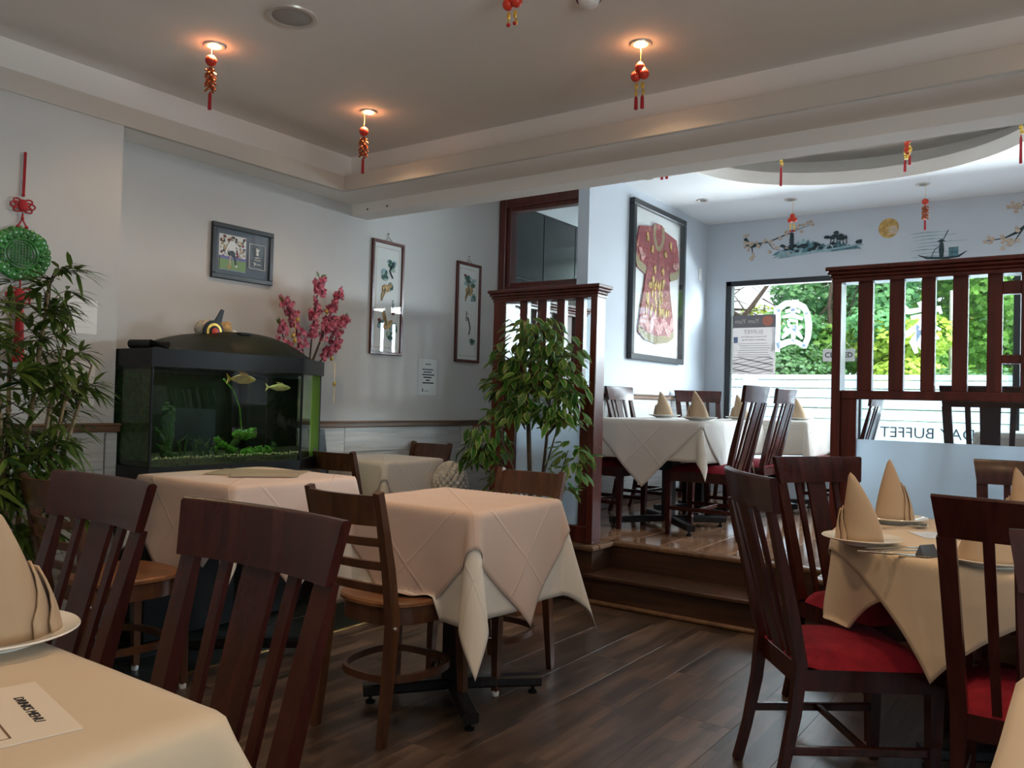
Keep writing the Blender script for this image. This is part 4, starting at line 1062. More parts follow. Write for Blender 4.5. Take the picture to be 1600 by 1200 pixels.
def robe_pt(u, v, q): return (.016 + q + .006 * math.sin(u * 40) * .4, u, v + .03)
rb = MB().prism(bd, lambda u, v, q: (.012 + q, u, v + .02), .014); robe = rb.build('robe', M_silk, fr, False)
def rdec(nm, S, mats): 
    m = MB(); i = 0
    for mi, poly in S:
        i += 1; m.prism(poly, lambda u, v, q, k=i: (.0262 + q * k, u, v + .02), .00012, mi)
    m.build(nm, mats, robe, False)
rdec('hem_border', [(0, [(.175, .29), (.17, .22), (.30, .165), (.53, .14), (.76, .165), (.90, .22), (.893, .29), (.76, .235), (.53, .21), (.30, .235)])], [M_trimr])
rdec('cuff_border', [(0, [(.085, .85), (.12, .775), (.275, .735), (.30, .80), (.165, .84), (.11, .90)]), (0, [(1.0, .85), (.955, .775), (.80, .735), (.77, .80), (.915, .84), (.975, .90)])], [M_trimr])
S = []; rg = random.Random(9)
for k in range(16): S.append((1, blob(.23 + k * .041, .31 + .04 * math.sin(k * 1.3), .035, .055, 9, .3)))
for k in range(44): S.append((0, stroke([(.34 + rg.random() * .36, .45 + rg.random() * .45)] * 1 + [(.34 + rg.random() * .36, .45 + rg.random() * .45)], [.012, .004])) if False else (0, blob(.30 + rg.random() * .46, .40 + rg.random() * .28, .014, .04, 8, .45)))
for x in (.18, .20, .16, .23, .92, .90, .94, .86): S.append((1, blob(x, .89 + rg.uniform(-.03, .05), .025, .03, 8, .3)))
for x, z in ((.40, .96), (.67, .96), (.45, .80), (.62, .80), (.42, .70), (.64, .70), (.30, 1.06), (.78, 1.06)): S.append((0, blob(x, z, .026, .034, 12, .45)))
rdec('embroidery_and_glare', S, [M_flameglare, M_waveglare])  # lower gold and pink also paint in the window reflection on the glass
rdec('collar', [(0, stroke([(.45, 1.20), (.44, 1.10), (.49, 1.01), (.535, .99), (.58, 1.01), (.63, 1.10), (.62, 1.20)], .05))], [M_trimr])
rdec('front_seam', [(0, rect(.531, .15, .539, .99)), (0, rect(.51, .82, .535, .832)), (0, rect(.51, .48, .535, .492))], [M_dark])
rdec('sash', [(0, rect(.31, .645, .755, .70))], [M_darkred])
MB().b2((.044, .04, .04), (.046, L - .04, H - .04)).build('glass', M_pglass, fr, False)
sw_ = thing('wall_switch', 'small white switch plate on the pale blue wall right of the robe', 'switch', (XR, 7.72, 2.44))
MB().b2((0, 0, 0), (.008, .07, .12), .002).build('plate', M_white, sw_, False); MB().b2((.008, .025, .04), (.012, .045, .08), .001).build('rocker', M_white, sw_, False)

# ------------------------------------------------------------------ painted decals on the front wall (u along X, v along Z)
def decal(name, label, S, mats, y=YF, cat='decal', step=.00015):
    m = MB(); i = 0
    for mi, poly in S:
        i += 1; m.prism(poly, lambda u, v, q, k=i: (u, y - .0005 - q * k, v), step, mi)
    return tag(m.build(name, mats, None, False), label, cat)
rg = random.Random(11)
# hills with pagoda: x -2.54..-1.73, z 2.62..2.93
S = []
for k in range(16):
    x = -2.50 + k * .046; hgt = [.04, .05, .07, .10, .13, .15, .13, .11, .10, .08, .07, .06, .09, .07, .05, .04][k]
    S.append((rg.choice((0, 0, 2)), [(x - .06, 2.665 + .01 * math.sin(k)), (x + .07, 2.665), (x + .03, 2.665 + hgt * .7), (x + .005, 2.665 + hgt), (x - .03, 2.665 + hgt * .6)]))
for k in range(24):
    x = -2.48 + rg.random() * .55; S.append((1, blob(x, 2.69 + rg.random() * .07, .022, .016, 8, .4)))
for k in range(9): S.append((1, blob(-1.98 + rg.uniform(-.07, .10), 2.80 + rg.uniform(-.03, .035), .028, .018, 8, .3)))
for k in range(6): S.append((1, stroke([(-2.02 + k * .03, 2.72), (-2.0 + k * .025, 2.80)], .006)))
S.append((2, [(-2.50, 2.63), (-2.2, 2.655), (-1.72, 2.70), (-1.75, 2.712), (-2.1, 2.68), (-2.45, 2.66)]))
S.append((2, [(-2.55, 2.64), (-2.42, 2.66), (-2.36, 2.70), (-2.46, 2.70)]))
S.append((1, blob(-1.76, 2.73, .03, .02, 8, .4)))
for k in range(5): S.append((1, [(-2.37 - .034 + k * .004, 2.745 + k * .026), (-2.37 + .034 - k * .004, 2.745 + k * .026), (-2.37 + .014, 2.760 + k * .026), (-2.37 - .014, 2.760 + k * .026)]))
S.append((1, rect(-2.374, 2.72, -2.366, 2.90))); S.append((1, rect(-2.385, 2.72, -2.355, 2.86)))
decal('landscape_decal', 'teal painted hills with a small pagoda on the front wall', S, [M_teal, M_teald, M_palet])
S = [(0, blob(-1.513, 2.83, .085, .088, 32, 0))]
for k in range(7): S.append((1, [(-1.50 - .03 * rg.random(), 2.775 + k * .011), (-1.44 + .01 * math.sin(k), 2.775 + k * .011), (-1.44, 2.780 + k * .011), (-1.50, 2.780 + k * .011)]))
decal('moon_decal', 'golden full moon painted on the front wall', S, [M_goldp, M_wallblue])
S = []
for k in range(8): 
    z = 2.545 + k * .03; x0 = -1.34 + rg.random() * .12; S.append((0, stroke([(x0, z), (x0 + .12, z + .006), (x0 + .22 + rg.random() * .2, z + .002)], [.004, .010, .003])))
S += [(1, stroke([(-1.27, 2.565), (-1.20, 2.535), (-1.05, 2.525), (-.95, 2.535), (-.89, 2.575)], [.005, .02, .022, .02, .004])), (2, rect(-1.03, 2.54, -.955, 2.615)), (1, stroke([(-1.085, 2.53), (-1.085, 2.60), (-1.085, 2.66)], [.03, .042, .028])), (1, blob(-1.088, 2.672, .014, .014, 8, 0)),
      (1, [(-1.125, 2.672), (-1.05, 2.668), (-1.085, 2.694)]), (1, stroke([(-1.165, 2.54), (-1.135, 2.61), (-1.10, 2.63)], .006)), (1, stroke([(-1.075, 2.68), (-1.035, 2.765)], [.006, .008]))]
decal('boatman_decal', 'painted boatman in a straw hat poling a small boat on the front wall', S, [M_palet, M_teald, M_teal])
def branch(label, pts, nb, sd, box_):
    rg = random.Random(sd); S = []
    for p, w_ in pts: S.append((0, stroke(p, w_)))
    for k in range(nb):
        p, w_ = rg.choice(pts); q = rg.choice(p); S.append((1, blob(q[0] + rg.uniform(-.05, .05), q[1] + rg.uniform(-.035, .035), .018, .016, 7, .3)))
    decal('blossom_branch_decal', label, S, [M_teald, M_beige])
branch('ink branch with pale blossom painted left of the pagoda', [([(-2.83, 2.86), (-2.80, 2.80), (-2.76, 2.77), (-2.66, 2.78)], [.03, .05, .03, .01]), ([(-2.78, 2.79), (-2.60, 2.80), (-2.45, 2.85), (-2.38, 2.87)], [.02, .012, .014, .004]), ([(-2.76, 2.77), (-2.75, 2.70), (-2.73, 2.66)], [.014, .008, .003]), ([(-2.60, 2.80), (-2.55, 2.73), (-2.43, 2.70)], [.01, .006, .003]), ([(-2.45, 2.85), (-2.3, 2.90), (-2.2, 2.93)], [.006, .005, .003])], 46, 31, None)
branch('ink branch with pale blossom painted right of the boatman, above the slatted screen', [([(-.40, 2.80), (-.52, 2.70), (-.62, 2.655), (-.75, 2.645)], [.03, .025, .012, .004]), ([(-.48, 2.73), (-.54, 2.63), (-.60, 2.60)], [.014, .008, .003]), ([(-.40, 2.80), (-.2, 2.85), (.1, 2.80)], [.03, .03, .015]), ([(-.40, 2.92), (-.52, 2.92), (-.57, 2.90)], [.01, .006, .003])], 60, 33, None)

# ------------------------------------------------------------------ lettering on the shop window
def glass_strokes(name, label, strokes, cx_, cz_, s):
    m = MB()
    for pts, ws in strokes:
        P = [(cx_ + x * s * .84, cz_ + z * s) for x, z in pts]; W_ = [q * s * 1.15 for q in ws] if isinstance(ws, (list, tuple)) else [ws * s] * len(P)
        ns_ = len(m.f); stroke_quads(m, P, W_, lambda u, v, q, k=ns_: (u, YF + .0615 - q * (1 + k * .004), v), .0010)
    return tag(m.build(name, M_sticker, None, False), label, 'window sticker')
# mirrored characters of the shop front, seen from inside
G = [([(-.42, .38), (-.42, .1), (-.42, -.25), (-.44, -.58)], [.13, .14, .13, .16]), ([(-.44, .36), (-.2, .50), (.05, .50), (.28, .40), (.38, .25)], [.12, .12, .13, .12, .1]), ([(.36, .28), (.42, 0), (.40, -.28), (.30, -.50)], [.12, .12, .11, .1]), ([(-.42, -.46), (-.1, -.36), (.1, -.37), (.34, -.48)], [.14, .11, .09, .08]),
     ([(.0, .42), (.0, .28)], [.1, .08]), ([(-.2, .32), (.0, .36), (.18, .30)], .075), ([(-.27, .20), (-.02, .24), (.26, .14)], [.05, .09, .06]), ([(-.12, .12), (.1, .10), (.12, -.02), (-.1, .0), (-.12, .12)], .06), ([(.05, .0), (.02, -.18), (.02, -.36)], [.08, .09, .06]), ([(.0, -.05), (-.16, -.18), (-.28, -.28)], [.08, .09, .04]), ([(.04, -.06), (.16, -.20), (.26, -.30)], [.08, .08, .04]), ([(-.22, -.06), (-.12, -.12)], [.1, .04]), ([(.24, -.02), (.12, -.1)], [.08, .04])]
glass_strokes('window_character', 'white mirrored character in a rounded frame stuck on the shop window', G, -2.365, 1.985, .43)
K = [([(-.05, .52), (.0, .40)], [.12, .08]), ([(-.42, .38), (-.30, .32), (.0, .36), (.36, .36), (.40, .26)], [.15, .09, .08, .10, .04]), ([(-.25, .20), (.05, .24), (.28, .22)], [.06, .08, .06]), ([(.05, .24), (-.05, .02), (-.02, -.30), (.10, -.50), (.22, -.42)], [.08, .14, .16, .13, .03]), ([(.0, .10), (.22, .0), (.40, -.06)], [.10, .09, .03]), ([(-.02, -.04), (.2, -.16), (.36, -.24)], [.10, .09, .03]), ([(-.08, .04), (-.28, -.10), (-.50, -.20)], [.09, .10, .12]), ([(-.04, -.06), (-.2, -.30), (-.12, -.52)], [.09, .12, .06])]
glass_strokes('window_character', 'white mirrored brush character on the shop window, behind the screen slats', K, -1.235, 1.935, .44)
tx = text('ALL DAY BUFFET', .135, (-1.06, YF + .0555, .995), (PI / 2, 0, 0), plain('film_lettering', (.10, .16, .18), .6), None, True, name='window_lettering')
tag(tx, 'mirrored ALL DAY BUFFET lettering on the frosted band of the shop window', 'lettering')
po = thing('window_poster', 'buffet poster on the shop window, seen mirrored from inside', 'poster', (-2.955, YF + .050, 1.515))
PW_, PH_ = .43, .585
MB().b2((0, 0, 0), (PW_, .003, PH_)).build('sheet', M_poster, po, False)
MB().b2((0, -.0006, PH_ - .125), (PW_, 0, PH_)).build('header', plain('poster_header', (.20, .19, .20), .6), po, False)
MB().prism(blob(PW_ - .08, PH_ - .062, .052, .052, 28, 0), lambda u, v, q: (u, -.0007 - q, v), .0004).build('logo_disc', plain('poster_disc', (.55, .20, .14), .6), po, False)
M_pt = plain('poster_text', (.62, .58, .52), .7)
text('Yum Yum', .062, (.15, -.0012, PH_ - .062), (PI / 2, 0, 0), M_pt, po, True, shear=.25)
M_pd = plain('poster_dark_text', (.16, .14, .13), .7)
text('BUFFET', .06, (.21, -.0008, PH_ - .17), (PI / 2, 0, 0), plain('poster_mid_text', (.36, .33, .31), .7), po, True)
text('Eat as much as you like from', .022, (.215, -.0008, PH_ - .215), (PI / 2, 0, 0), M_pd, po, True); text('a selection of dishes all day', .022, (.215, -.0008, PH_ - .245), (PI / 2, 0, 0), M_pd, po, True)
ln = MB()
for k in range(7): ln.b2((.05 + .03 * random.random(), -.0006, PH_ - .285 - k * .022), (PW_ - .03 - .05 * random.random(), 0, PH_ - .280 - k * .022))
ln.build('small_print', plain('poster_line', (.33, .31, .30), .7), po, False)
pw = MB()
for k in range(9):
    pts = [(.01 + .05 * i, .02 + k * .017 + .014 * math.sin(i * 1.1 + k * 1.7)) for i in range(9)]; stroke_quads(pw, pts, .007, lambda u, v, q: (u, -.0004 - q, v), .0004)
pw.build('food_print', plain('poster_food', (.31, .29, .29), .7), po, False)
MB().b2((.012, -.0008, .31), (.055, 0, .37)).build('blue_stamp', plain('poster_blue', (.20, .26, .40), .7), po, False)
cs = thing('closed_sign', 'white sign reading CLOSED hanging in the shop window behind the screen post', 'sign', (-2.068, YF + .012, 1.635))
MB().b2((0, 0, 0), (.285, .004, .115), .002).build('plate', M_white, cs, False)
text('CLOSED', .067, (.1425, -.001, .057), (PI / 2, 0, 0), M_ink, cs, bold=.001)
MB().tube([(.02, .002, .112), (.1425, .006, .24), (.265, .002, .112)], .0015, 5).build('cord', M_white, cs)

# ------------------------------------------------------------------ red knots and jade medallion on the near wall
def knot(parent, y, z, s):
    m = MB().ball((.014, y, z), (.010, .021 * s, .026 * s), 10, 8)
    for k in range(8):
        a = 2 * PI * k / 8; R = (.052 if k % 4 in (0, 3, 1) else .034) * s
        pts = [(.012, y + R * math.cos(a) * (.5 - .5 * math.cos(q)) * 1.0 + .014 * s * math.sin(q) * -math.sin(a), z + R * .72 * math.sin(a) * (.5 - .5 * math.cos(q)) + .014 * s * math.sin(q) * math.cos(a)) for q in [2 * PI * i / 12 for i in range(12)]]
        m.tube(pts, .0035 * s, 6, 0, True)
    return m.build('knot', M_tassel, parent)
md = thing('jade_medallion', 'carved jade green medallion hanging on red cords on the near wall', 'wall ornament', (XN, 1.705, 1.79))
a0 = MB().tube([(.01, .0, .455), (.01, -.002, .26)], .003, 6).tube([(.01, .006, .455), (.01, .004, .26)], .003, 6).ball((.012, .0, .262), .008, 8, 6)
a0.tube([(.012, .0, .18), (.012, .0, .155)], .004, 6).tube([(.012, .0, .155), (.012, -.018, .122)], .003, 6).tube([(.012, .0, .155), (.012, .018, .122)], .003, 6).ball((.012, 0, .157), .007, 8, 6).ball((.012, -.018, .12), .008, 8, 6).ball((.012, .018, .12), .008, 8, 6)
a0.build('cord', M_tassel, md); MB().tube([(.012, .0, -.10), (.012, .0, -.19)], .004, 6).build('cord', M_tassel, md)
knot(md, 0, .215, 1.0); knot(md, 0, -.185, 1.1)
rg = random.Random(4)
r1 = MB()
for k in range(26):
    a = 2 * PI * k / 26; r1.ball((.012, .108 * math.cos(a), .100 * math.sin(a)), (.011, .019 + rg.random() * .008, .017 + rg.random() * .008), 9, 6)
for k in range(18):
    a = 2 * PI * k / 18 + .1; r1.ball((.014, .086 * math.cos(a), .080 * math.sin(a)), (.010, .014, .013), 8, 6)
r1.build('carved_border', M_jade, md)
r2 = MB()
for R, q in ((.070, .006), (.056, .004)): r2.tube([(.016, R * math.cos(2 * PI * k / 32), R * .95 * math.sin(2 * PI * k / 32)) for k in range(32)], q, 6, 0, True)
r2.lathe([(0, 0), (.052, 0), (.052, .004), (0, .004)], 24, (0, 0, 0)) if False else None
r2.build('ring', M_jade, md)
r3 = MB()
for i in range(-3, 4): r3.b2((.010, i * .013 - .002, -.045), (.016, i * .013 + .002, .045)); r3.b2((.010, -.045, i * .013 - .002), (.016, .045, i * .013 + .002))
r3.build('fretwork', M_jade, md, False)
r4 = MB()
for y in (-.025, .025): r4.tube([(.02, y + .018 * math.cos(2 * PI * k / 14), -.088 + .014 * math.sin(2 * PI * k / 14)) for k in range(14)], .004, 6, 0, True)
r4.build('carved_flower', M_jade, md)
tg = MB().tube([(.02, .0, -.22), (.02, .0, -.30)], [.012, .016], 10); tg.ball((.02, 0, -.215), .018, 10, 8); tg.tube([(.02, 0, -.30), (.022, 0, -.48)], [.016, .024], 12)
tg.build('tassel', M_tassel, md)

# ------------------------------------------------------------------ plants
def leaf_mesh(name, L, W, bend, mats, edge=False, nseg=4):
    m = MB(); vs = []; mi = []
    prof = [(0, .02), (.22, .75), (.5, 1.0), (.78, .62), (1, .02)] if nseg == 4 else [(0, .1), (.3, 1.0), (.65, .8), (1, .02)]
    for t_, w_ in prof:
        y = L * t_; z = -bend * L * t_ ** 1.8; hw = W / 2 * w_
        cols = [-1, -.72, 0, .72, 1] if edge else [-1, 0, 1]
        for c in cols: vs.append((hw * c, y, z + abs(c) * hw * .35))
    nc = 5 if edge else 3; fs = []; mm = []
    for i in range(len(prof) - 1):
        for c in range(nc - 1):
            fs.append((i * nc + c, i * nc + c + 1, (i + 1) * nc + c + 1, (i + 1) * nc + c)); mm.append(1 if edge and c in (0, nc - 2) else 0)
    m.v = vs; m.f = fs; m.mi = mm
    return m.mesh(name, mats, True, 60)
def orient(o, pos, d, roll):
    """a leaf whose +Y runs along d"""
    y = Vector(d).normalized(); up = Vector((0, 0, 1)); x = y.cross(up)
    if x.length < 1e-3: x = Vector((1, 0, 0))
    x.normalize(); z = x.cross(y); M3 = Matrix((x, y, z)).transposed() @ Matrix.Rotation(roll, 3, 'Y')
    o.matrix_local = Matrix.Translation(pos) @ M3.to_4x4()
rg = random.Random(17)
fc = thing('potted_ficus', 'tall variegated ficus standing in front of the left slatted screen', 'plant', (-2.63, 3.95, 0))
MB().lathe([(0, 0), (.12, 0), (.155, .26), (.165, .26), (.165, .29), (.15, .29), (.145, .25), (0, .25)], 28).build('pot', M_pot, fc)
MB().lathe([(.146, .25), (.08, .262), (0, .266)], 24).build('soil', M_soil, fc)
st1 = [(0, .0, .25), (-.005, 0, .6), (-.03, 0, .95), (-.05, 0, 1.25), (-.03, .02, 1.55), (.01, .02, 1.72)]
st2 = [(.03, .02, .25), (.04, .02, .6), (.075, .02, .95), (.10, .01, 1.2), (.07, .03, 1.45)]
MB().tube(st1, [.017, .015, .014, .012, .008, .003], 8).build('stem', M_bark, fc); MB().tube(st2, [.011, .010, .009, .007, .003], 8).build('stem', M_bark, fc)
low = [[(0, 0, .5), (-.15, .0, .75), (-.34, .0, .92)], [(0, 0, .45), (.16, .0, .7), (.25, -.03, .92)], [(0, 0, .55), (-.22, .0, .95), (-.28, 0, 1.15)], [(.02, 0, .6), (.13, 0, .95), (.20, 0, 1.18)]]
bm2 = MB()
for p in low: bm2.tube(p, [.006, .005, .002], 6)
clumps = [((-.02, 1.60), .20, .12, 34), ((-.13, 1.46), .18, .12, 34), ((.13, 1.48), .18, .12, 30), ((-.20, 1.30), .17, .13, 34), ((.02, 1.32), .22, .15, 44), ((.21, 1.28), .12, .12, 22), ((-.10, 1.15), .18, .09, 28), ((.16, 1.12), .16, .10, 26),
          ((-.36, .93), .16, .16, 36), ((-.44, .86), .10, .08, 10), ((-.30, 1.10), .07, .10, 10), ((.26, .90), .14, .15, 28), ((.20, .74), .14, .10, 14), ((-.24, .72), .10, .10, 10), ((.08, .76), .12, .10, 8)]
lms = [leaf_mesh('leaf', L, W, b, [M_ficus, M_ficusedge], True) for L, W, b in ((.088, .042, .25), (.08, .039, .4), (.072, .036, .3), (.092, .044, .5))]
cnt = 0
for (cx_, cz_), rx, rz_, nl in clumps:
    for k in range(nl):
        if cnt >= 296: break
        a = rg.uniform(0, 2 * PI); b_ = rg.uniform(-.9, 1.0); q = rg.random() ** .5
        p = Vector((cx_ + rx * q * math.cos(a) * math.cos(b_), rx * q * .8 * math.sin(a) * math.cos(b_), cz_ + rz_ * q * math.sin(b_)))
        d = Vector((p.x - cx_ + rg.uniform(-.10, .10), p.y + rg.uniform(-.12, .06), -.10 + rg.uniform(-.08, .10)))
        o = link('leaf', rg.choice(lms), fc); orient(o, p, d, rg.uniform(-.7, .7)); cnt += 1
        if k % 4 == 0: bm2.tube([(cx_ * .6, 0, cz_ - .12), (cx_ * .85 + p.x * .15, p.y * .3, cz_ - .03), tuple(p)], [.004, .003, .0015], 5)
fb = MB(); fb2 = MB()
for (cx_, cz_), rx, rz_, nl in clumps:
    for k in range(int(nl * 1.7)):
        a = rg.uniform(0, 2 * PI); b_ = rg.uniform(-1, 1.1); q = rg.random() ** .5 * .92
        p = Vector((cx_ + rx * q * math.cos(a) * math.cos(b_), .03 + rx * q * .8 * math.sin(a) * math.cos(b_), cz_ + rz_ * q * math.sin(b_)))
        d = Vector((math.cos(a) + rg.uniform(-.5, .5), math.sin(a) + rg.uniform(-.5, .5), rg.uniform(-1.1, .3))).normalized(); sd = d.cross(Vector((rg.uniform(-.3, .3), rg.uniform(-.3, .3), 1))).normalized(); L = rg.uniform(.06, .085); up = d.cross(sd) * -.004
        c4 = lambda t, w_: p + d * L * t + sd * w_ - Vector((0, 0, .3 * L * t * t))
        for w1, mi in ((.020, 1), (.014, 0)):
            e = up * (1 if mi == 0 else 0); fb.add([c4(0, 0) + e, c4(.3, -w1 * .8) + e, c4(.3, w1 * .8) + e, c4(.6, -w1) + e, c4(.6, w1) + e, c4(1, 0) + e], [(0, 2, 1), (1, 2, 4, 3), (3, 4, 5)], mi)
tag(fb.build('small_leaves', [M_ficus, M_ficusedge], fc, True), kind='stuff')
tag(bm2.build('branches', M_bark, fc), kind='stuff')

bp = thing('potted_bamboo', 'tall artificial bamboo in front of the near wall at far left', 'plant', (-3.62, 1.60, 0))
MB().lathe([(0, 0), (.13, 0), (.16, .28), (.17, .28), (.17, .31), (.155, .31), (.15, .27), (0, .27)], 28).build('pot', M_blackp, bp)
MB().lathe([(.151, .27), (.08, .28), (0, .284)], 24).build('soil', M_soil, bp)
rg = random.Random(23)
canes = []
for k, (x, y, lx, ly, h) in enumerate(((0, .0, .02, .10, 1.66), (.06, -.05, .04, -.10, 1.48), (-.05, .06, .0, .16, 1.52), (.03, .07, .06, .18, 1.30), (.06, -.08, .08, -.22, 1.45), (-.03, -.02, .02, -.02, 1.52), (.08, .02, .12, .08, 1.2))):
    P = [(x + lx * (z / h) ** 1.5, y + ly * (z / h) ** 1.5, .27 + (z / h) * (h - .27)) for z in [h * i / 6 for i in range(7)]]
    c = MB().tube(P, [.013, .012, .011, .010, .009, .007, .004], 8)
    for q in P[1:5]: c.ball(q, (.0145, .0145, .006), 8, 5)
    c.build('cane', M_cane, bp); canes.append(P)
lms = [leaf_mesh('leaf', L, W, b, M_bamboo, False, 4) for L, W, b in ((.14, .024, .35), (.115, .021, .5), (.155, .025, .45), (.10, .019, .3))]
tw = MB(); extra = MB(); cnt = 0
def tuft(c, out, n):
    global cnt
    for k in range(n):
        a = rg.uniform(0, 2 * PI); d = Vector((math.cos(a) * .8 + out[0] * .9, math.sin(a) * .8 + out[1] * .9, rg.uniform(-.45, .75)))
        if c[0] + .16 * d.x < -.24: d.x = abs(d.x)
        if cnt < 297:
            o = link('leaf', rg.choice(lms), bp); orient(o, Vector(c), d, rg.uniform(-.5, .5)); cnt += 1
        else:
            L, W = rg.uniform(.09, .15), rg.uniform(.018, .025); d.normalize(); sd = d.cross(Vector((0, 0, 1))); sd = sd.normalized() if sd.length > .01 else Vector((1, 0, 0)); c_ = Vector(c)
            dn = Vector((0, 0, -1))
            pt = lambda t, w_: c_ + d * L * t + dn * (.35 * L * t * t) + sd * W / 2 * w_
            extra.add([pt(0, 0), pt(.3, -1), pt(.3, 1), pt(.65, -.8), pt(.65, .8), pt(1, 0)], [(0, 2, 1), (1, 2, 4, 3), (3, 4, 5)])
tufts = []
for k in range(210):
    P = rg.choice(canes); t_ = rg.uniform(.30, 1.0) if k > 14 else 1.0; i = min(5, int(t_ * 6)); q = Vector(P[i]).lerp(Vector(P[i + 1]), t_ * 6 - i if t_ < 1 else 1)
    a = rg.uniform(-2.3, 2.3) if rg.random() < .8 else rg.uniform(0, 6.28); r_ = rg.uniform(.06, .22) * (1.1 - .4 * t_); e = q + Vector((math.cos(a) * r_ * .8, math.sin(a) * r_ * 1.15, rg.uniform(.0, .10)))
    e.x = max(e.x, -.14); e.x = min(e.x, .24); e.y = min(e.y, .15 + rg.random() * .05); e.z = min(e.z, 1.66 - rg.random() * .25 if e.y < .06 else 1.70)
    tw.tube([tuple(q), tuple(q.lerp(e, .6) + Vector((0, 0, .02))), tuple(e)], [.003, .002, .0015], 5)
    tufts.append((e, (math.cos(a), math.sin(a))))
tufts.sort(key=lambda q: -(q[0].x + 1.0 * -q[0].y))
for e, o_ in tufts: tuft(e, o_, rg.randint(7, 10))
tag(tw.build('twigs', M_bark, bp), None, kind='stuff')
tag(extra.build('small_leaves', M_bamboo, bp, True), None, kind='stuff')

# pink blossom spray behind the tank
rg = random.Random(29)
bl = thing('blossom_spray', 'pink artificial blossom branches with small gold lanterns behind the fish tank', 'plant', (XL + .17, 3.43, 1.05))
MB().lathe([(0, 0), (.05, 0), (.06, .1), (.045, .26), (.055, .30), (.045, .30), (.035, .26), (0, .05)], 20).build('vase', M_stone, bl)
brs = [[(0, 0, .28), (.0, -.06, .44), (.02, -.16, .62), (.03, -.23, .70)], [(0, 0, .28), (.02, .0, .5), (.02, .03, .74), (.02, .05, .88)], [(0, 0, .28), (.03, .06, .48), (.03, .14, .66), (.03, .20, .80)], [(0, .0, .28), (.03, -.09, .36), (.03, -.22, .46), (.03, -.25, .56)], [(0, 0, .28), (.03, .09, .38), (.04, .18, .47), (.04, .19, .60)], [(0, .0, .3), (.05, .07, .55), (.05, .17, .60), (.05, .24, .63)]]
tb = MB(); pk = MB(); lf = MB(); gd = MB()
for p in brs:
    tb.tube(p, [.006, .005, .004, .002], 6)
    for k in range(62 if p is not brs[3] else 24):
        t_ = rg.uniform(.25, 1) ** .8 * 2.999; i = int(t_); q = Vector(p[i]).lerp(Vector(p[i + 1]), t_ - i) + Vector((rg.uniform(-.03, .03), rg.uniform(-.03, .03), rg.uniform(-.02, .03)))
        for j in range(5):
            a = 2 * PI * j / 5 + rg.random(); ax = Vector((rg.uniform(.2, 1), math.cos(a), math.sin(a))).normalized(); e = q + ax * .024; sd = ax.cross(Vector((1, .2, .1))).normalized() * .012
            pk.add([q, q + ax * .013 + sd, e, q + ax * .013 - sd], [(0, 1, 2, 3)], rg.choice((0, 0, 0, 1)))
    e = Vector(p[-1])
    for j in range(2):
        d = Vector((.2, rg.uniform(-1, 1), rg.uniform(.3, 1))).normalized(); sd = d.cross(Vector((1, 0, 0))).normalized() * .012
        lf.add([e, e + d * .025 + sd, e + d * .055, e + d * .025 - sd], [(0, 1, 2, 3)])
for y, z in ((-.14, .60), (-.17, .50), (-.155, .47), (.09, .67), (.20, .58), (.20, .53), (.20, .48), (.14, .38), (.17, .22)): gd.ball((.05, y, z), (.010, .012, .016), 8, 6)
for y, z0, z1 in ((-.155, .50, .64), (.20, .46, .66), (.17, .10, .36)): gd.tube([(.05, y, z0), (.05, y, z1)], .0015, 5)
tb.build('branch', M_bark, bl); tag(pk.build('petals', [M_pink, M_pink2], bl, False), kind='stuff'); tag(lf.build('green_leaves', M_bamboo, bl, False), kind='stuff'); tag(gd.build('gold_charms', M_goldo, bl), kind='stuff')

# stone head with curls between the small table and the ficus
sh = thing('stone_head', 'pale stone head covered in curls, between the small white table and the ficus', 'statue', (-3.42, 4.17, 0))
MB().b2((-.13, -.13, 0), (.13, .13, .40), .01).build('pedestal', M_white, sh, False)
hd = MB().lathe([(0, .40), (.075, .40), (.062, .44), (.06, .47), (.085, .52), (.102, .60), (.098, .68), (.07, .745), (.03, .775), (0, .78)], 22); hd.ball((.07, -.06, .58), (.02, .02, .03), 8, 6).build('head', M_stone, sh)
cu_ = MB()
for i in range(11):
    ph = .15 + i * .16
    nn = max(4, int(16 * math.sin(min(ph, 1.6))))
    for k in range(nn):
        a = 2 * PI * (k + .5 * (i % 2)) / nn; cu_.ball((.104 * math.sin(ph) * math.cos(a), .104 * math.sin(ph) * math.sin(a), .63 + .145 * math.cos(ph)), .0185, 7, 5)
cu_.build('curls', M_stone, sh)

# ------------------------------------------------------------------ ceiling fittings
def spot(name, label, c, on=True, r=.047, group=None, tilt=0):
    t = thing(name, label, 'light', c, 0, group)
    MB().lathe([(r * .62, -.002), (r * .7, -.007), (r * .95, -.007), (r * 1.02, -.001), (r * 1.02, .004), (r * .62, .004)], 28).build('ring', M_ring, t)
    MB().lathe([(0, -.003), (r * .6, -.001), (r * .62, .004), (0, .004)], 24).build('lamp', M_lampon if on else M_lampoff, t)
    if on:
        d = bpy.data.lights.new('lamp_beam', 'SPOT'); d.energy = 30; d.spot_size = math.radians(125); d.spot_blend = .9; d.color = (1, .66, .36); d.shadow_soft_size = .03
        o = bpy.data.objects.new('lamp_beam', d); COL.objects.link(o); o.parent = t; o.location = (0, 0, -.012)
        d = bpy.data.lights.new('lamp_halo', 'POINT'); d.energy = .5; d.color = (1, .45, .18); d.shadow_soft_size = .02
        o = bpy.data.objects.new('lamp_halo', d); COL.objects.link(o); o.parent = t; o.location = (0, 0, -.03)
    return t
spot('ceiling_spotlight', 'lit ceiling spotlight nearest the left wall, above the bamboo and tank', (-3.297, 2.238, ZT))
spot('ceiling_spotlight', 'lit ceiling spotlight in the far left corner of the tray ceiling', (-3.313, 3.235, ZT))
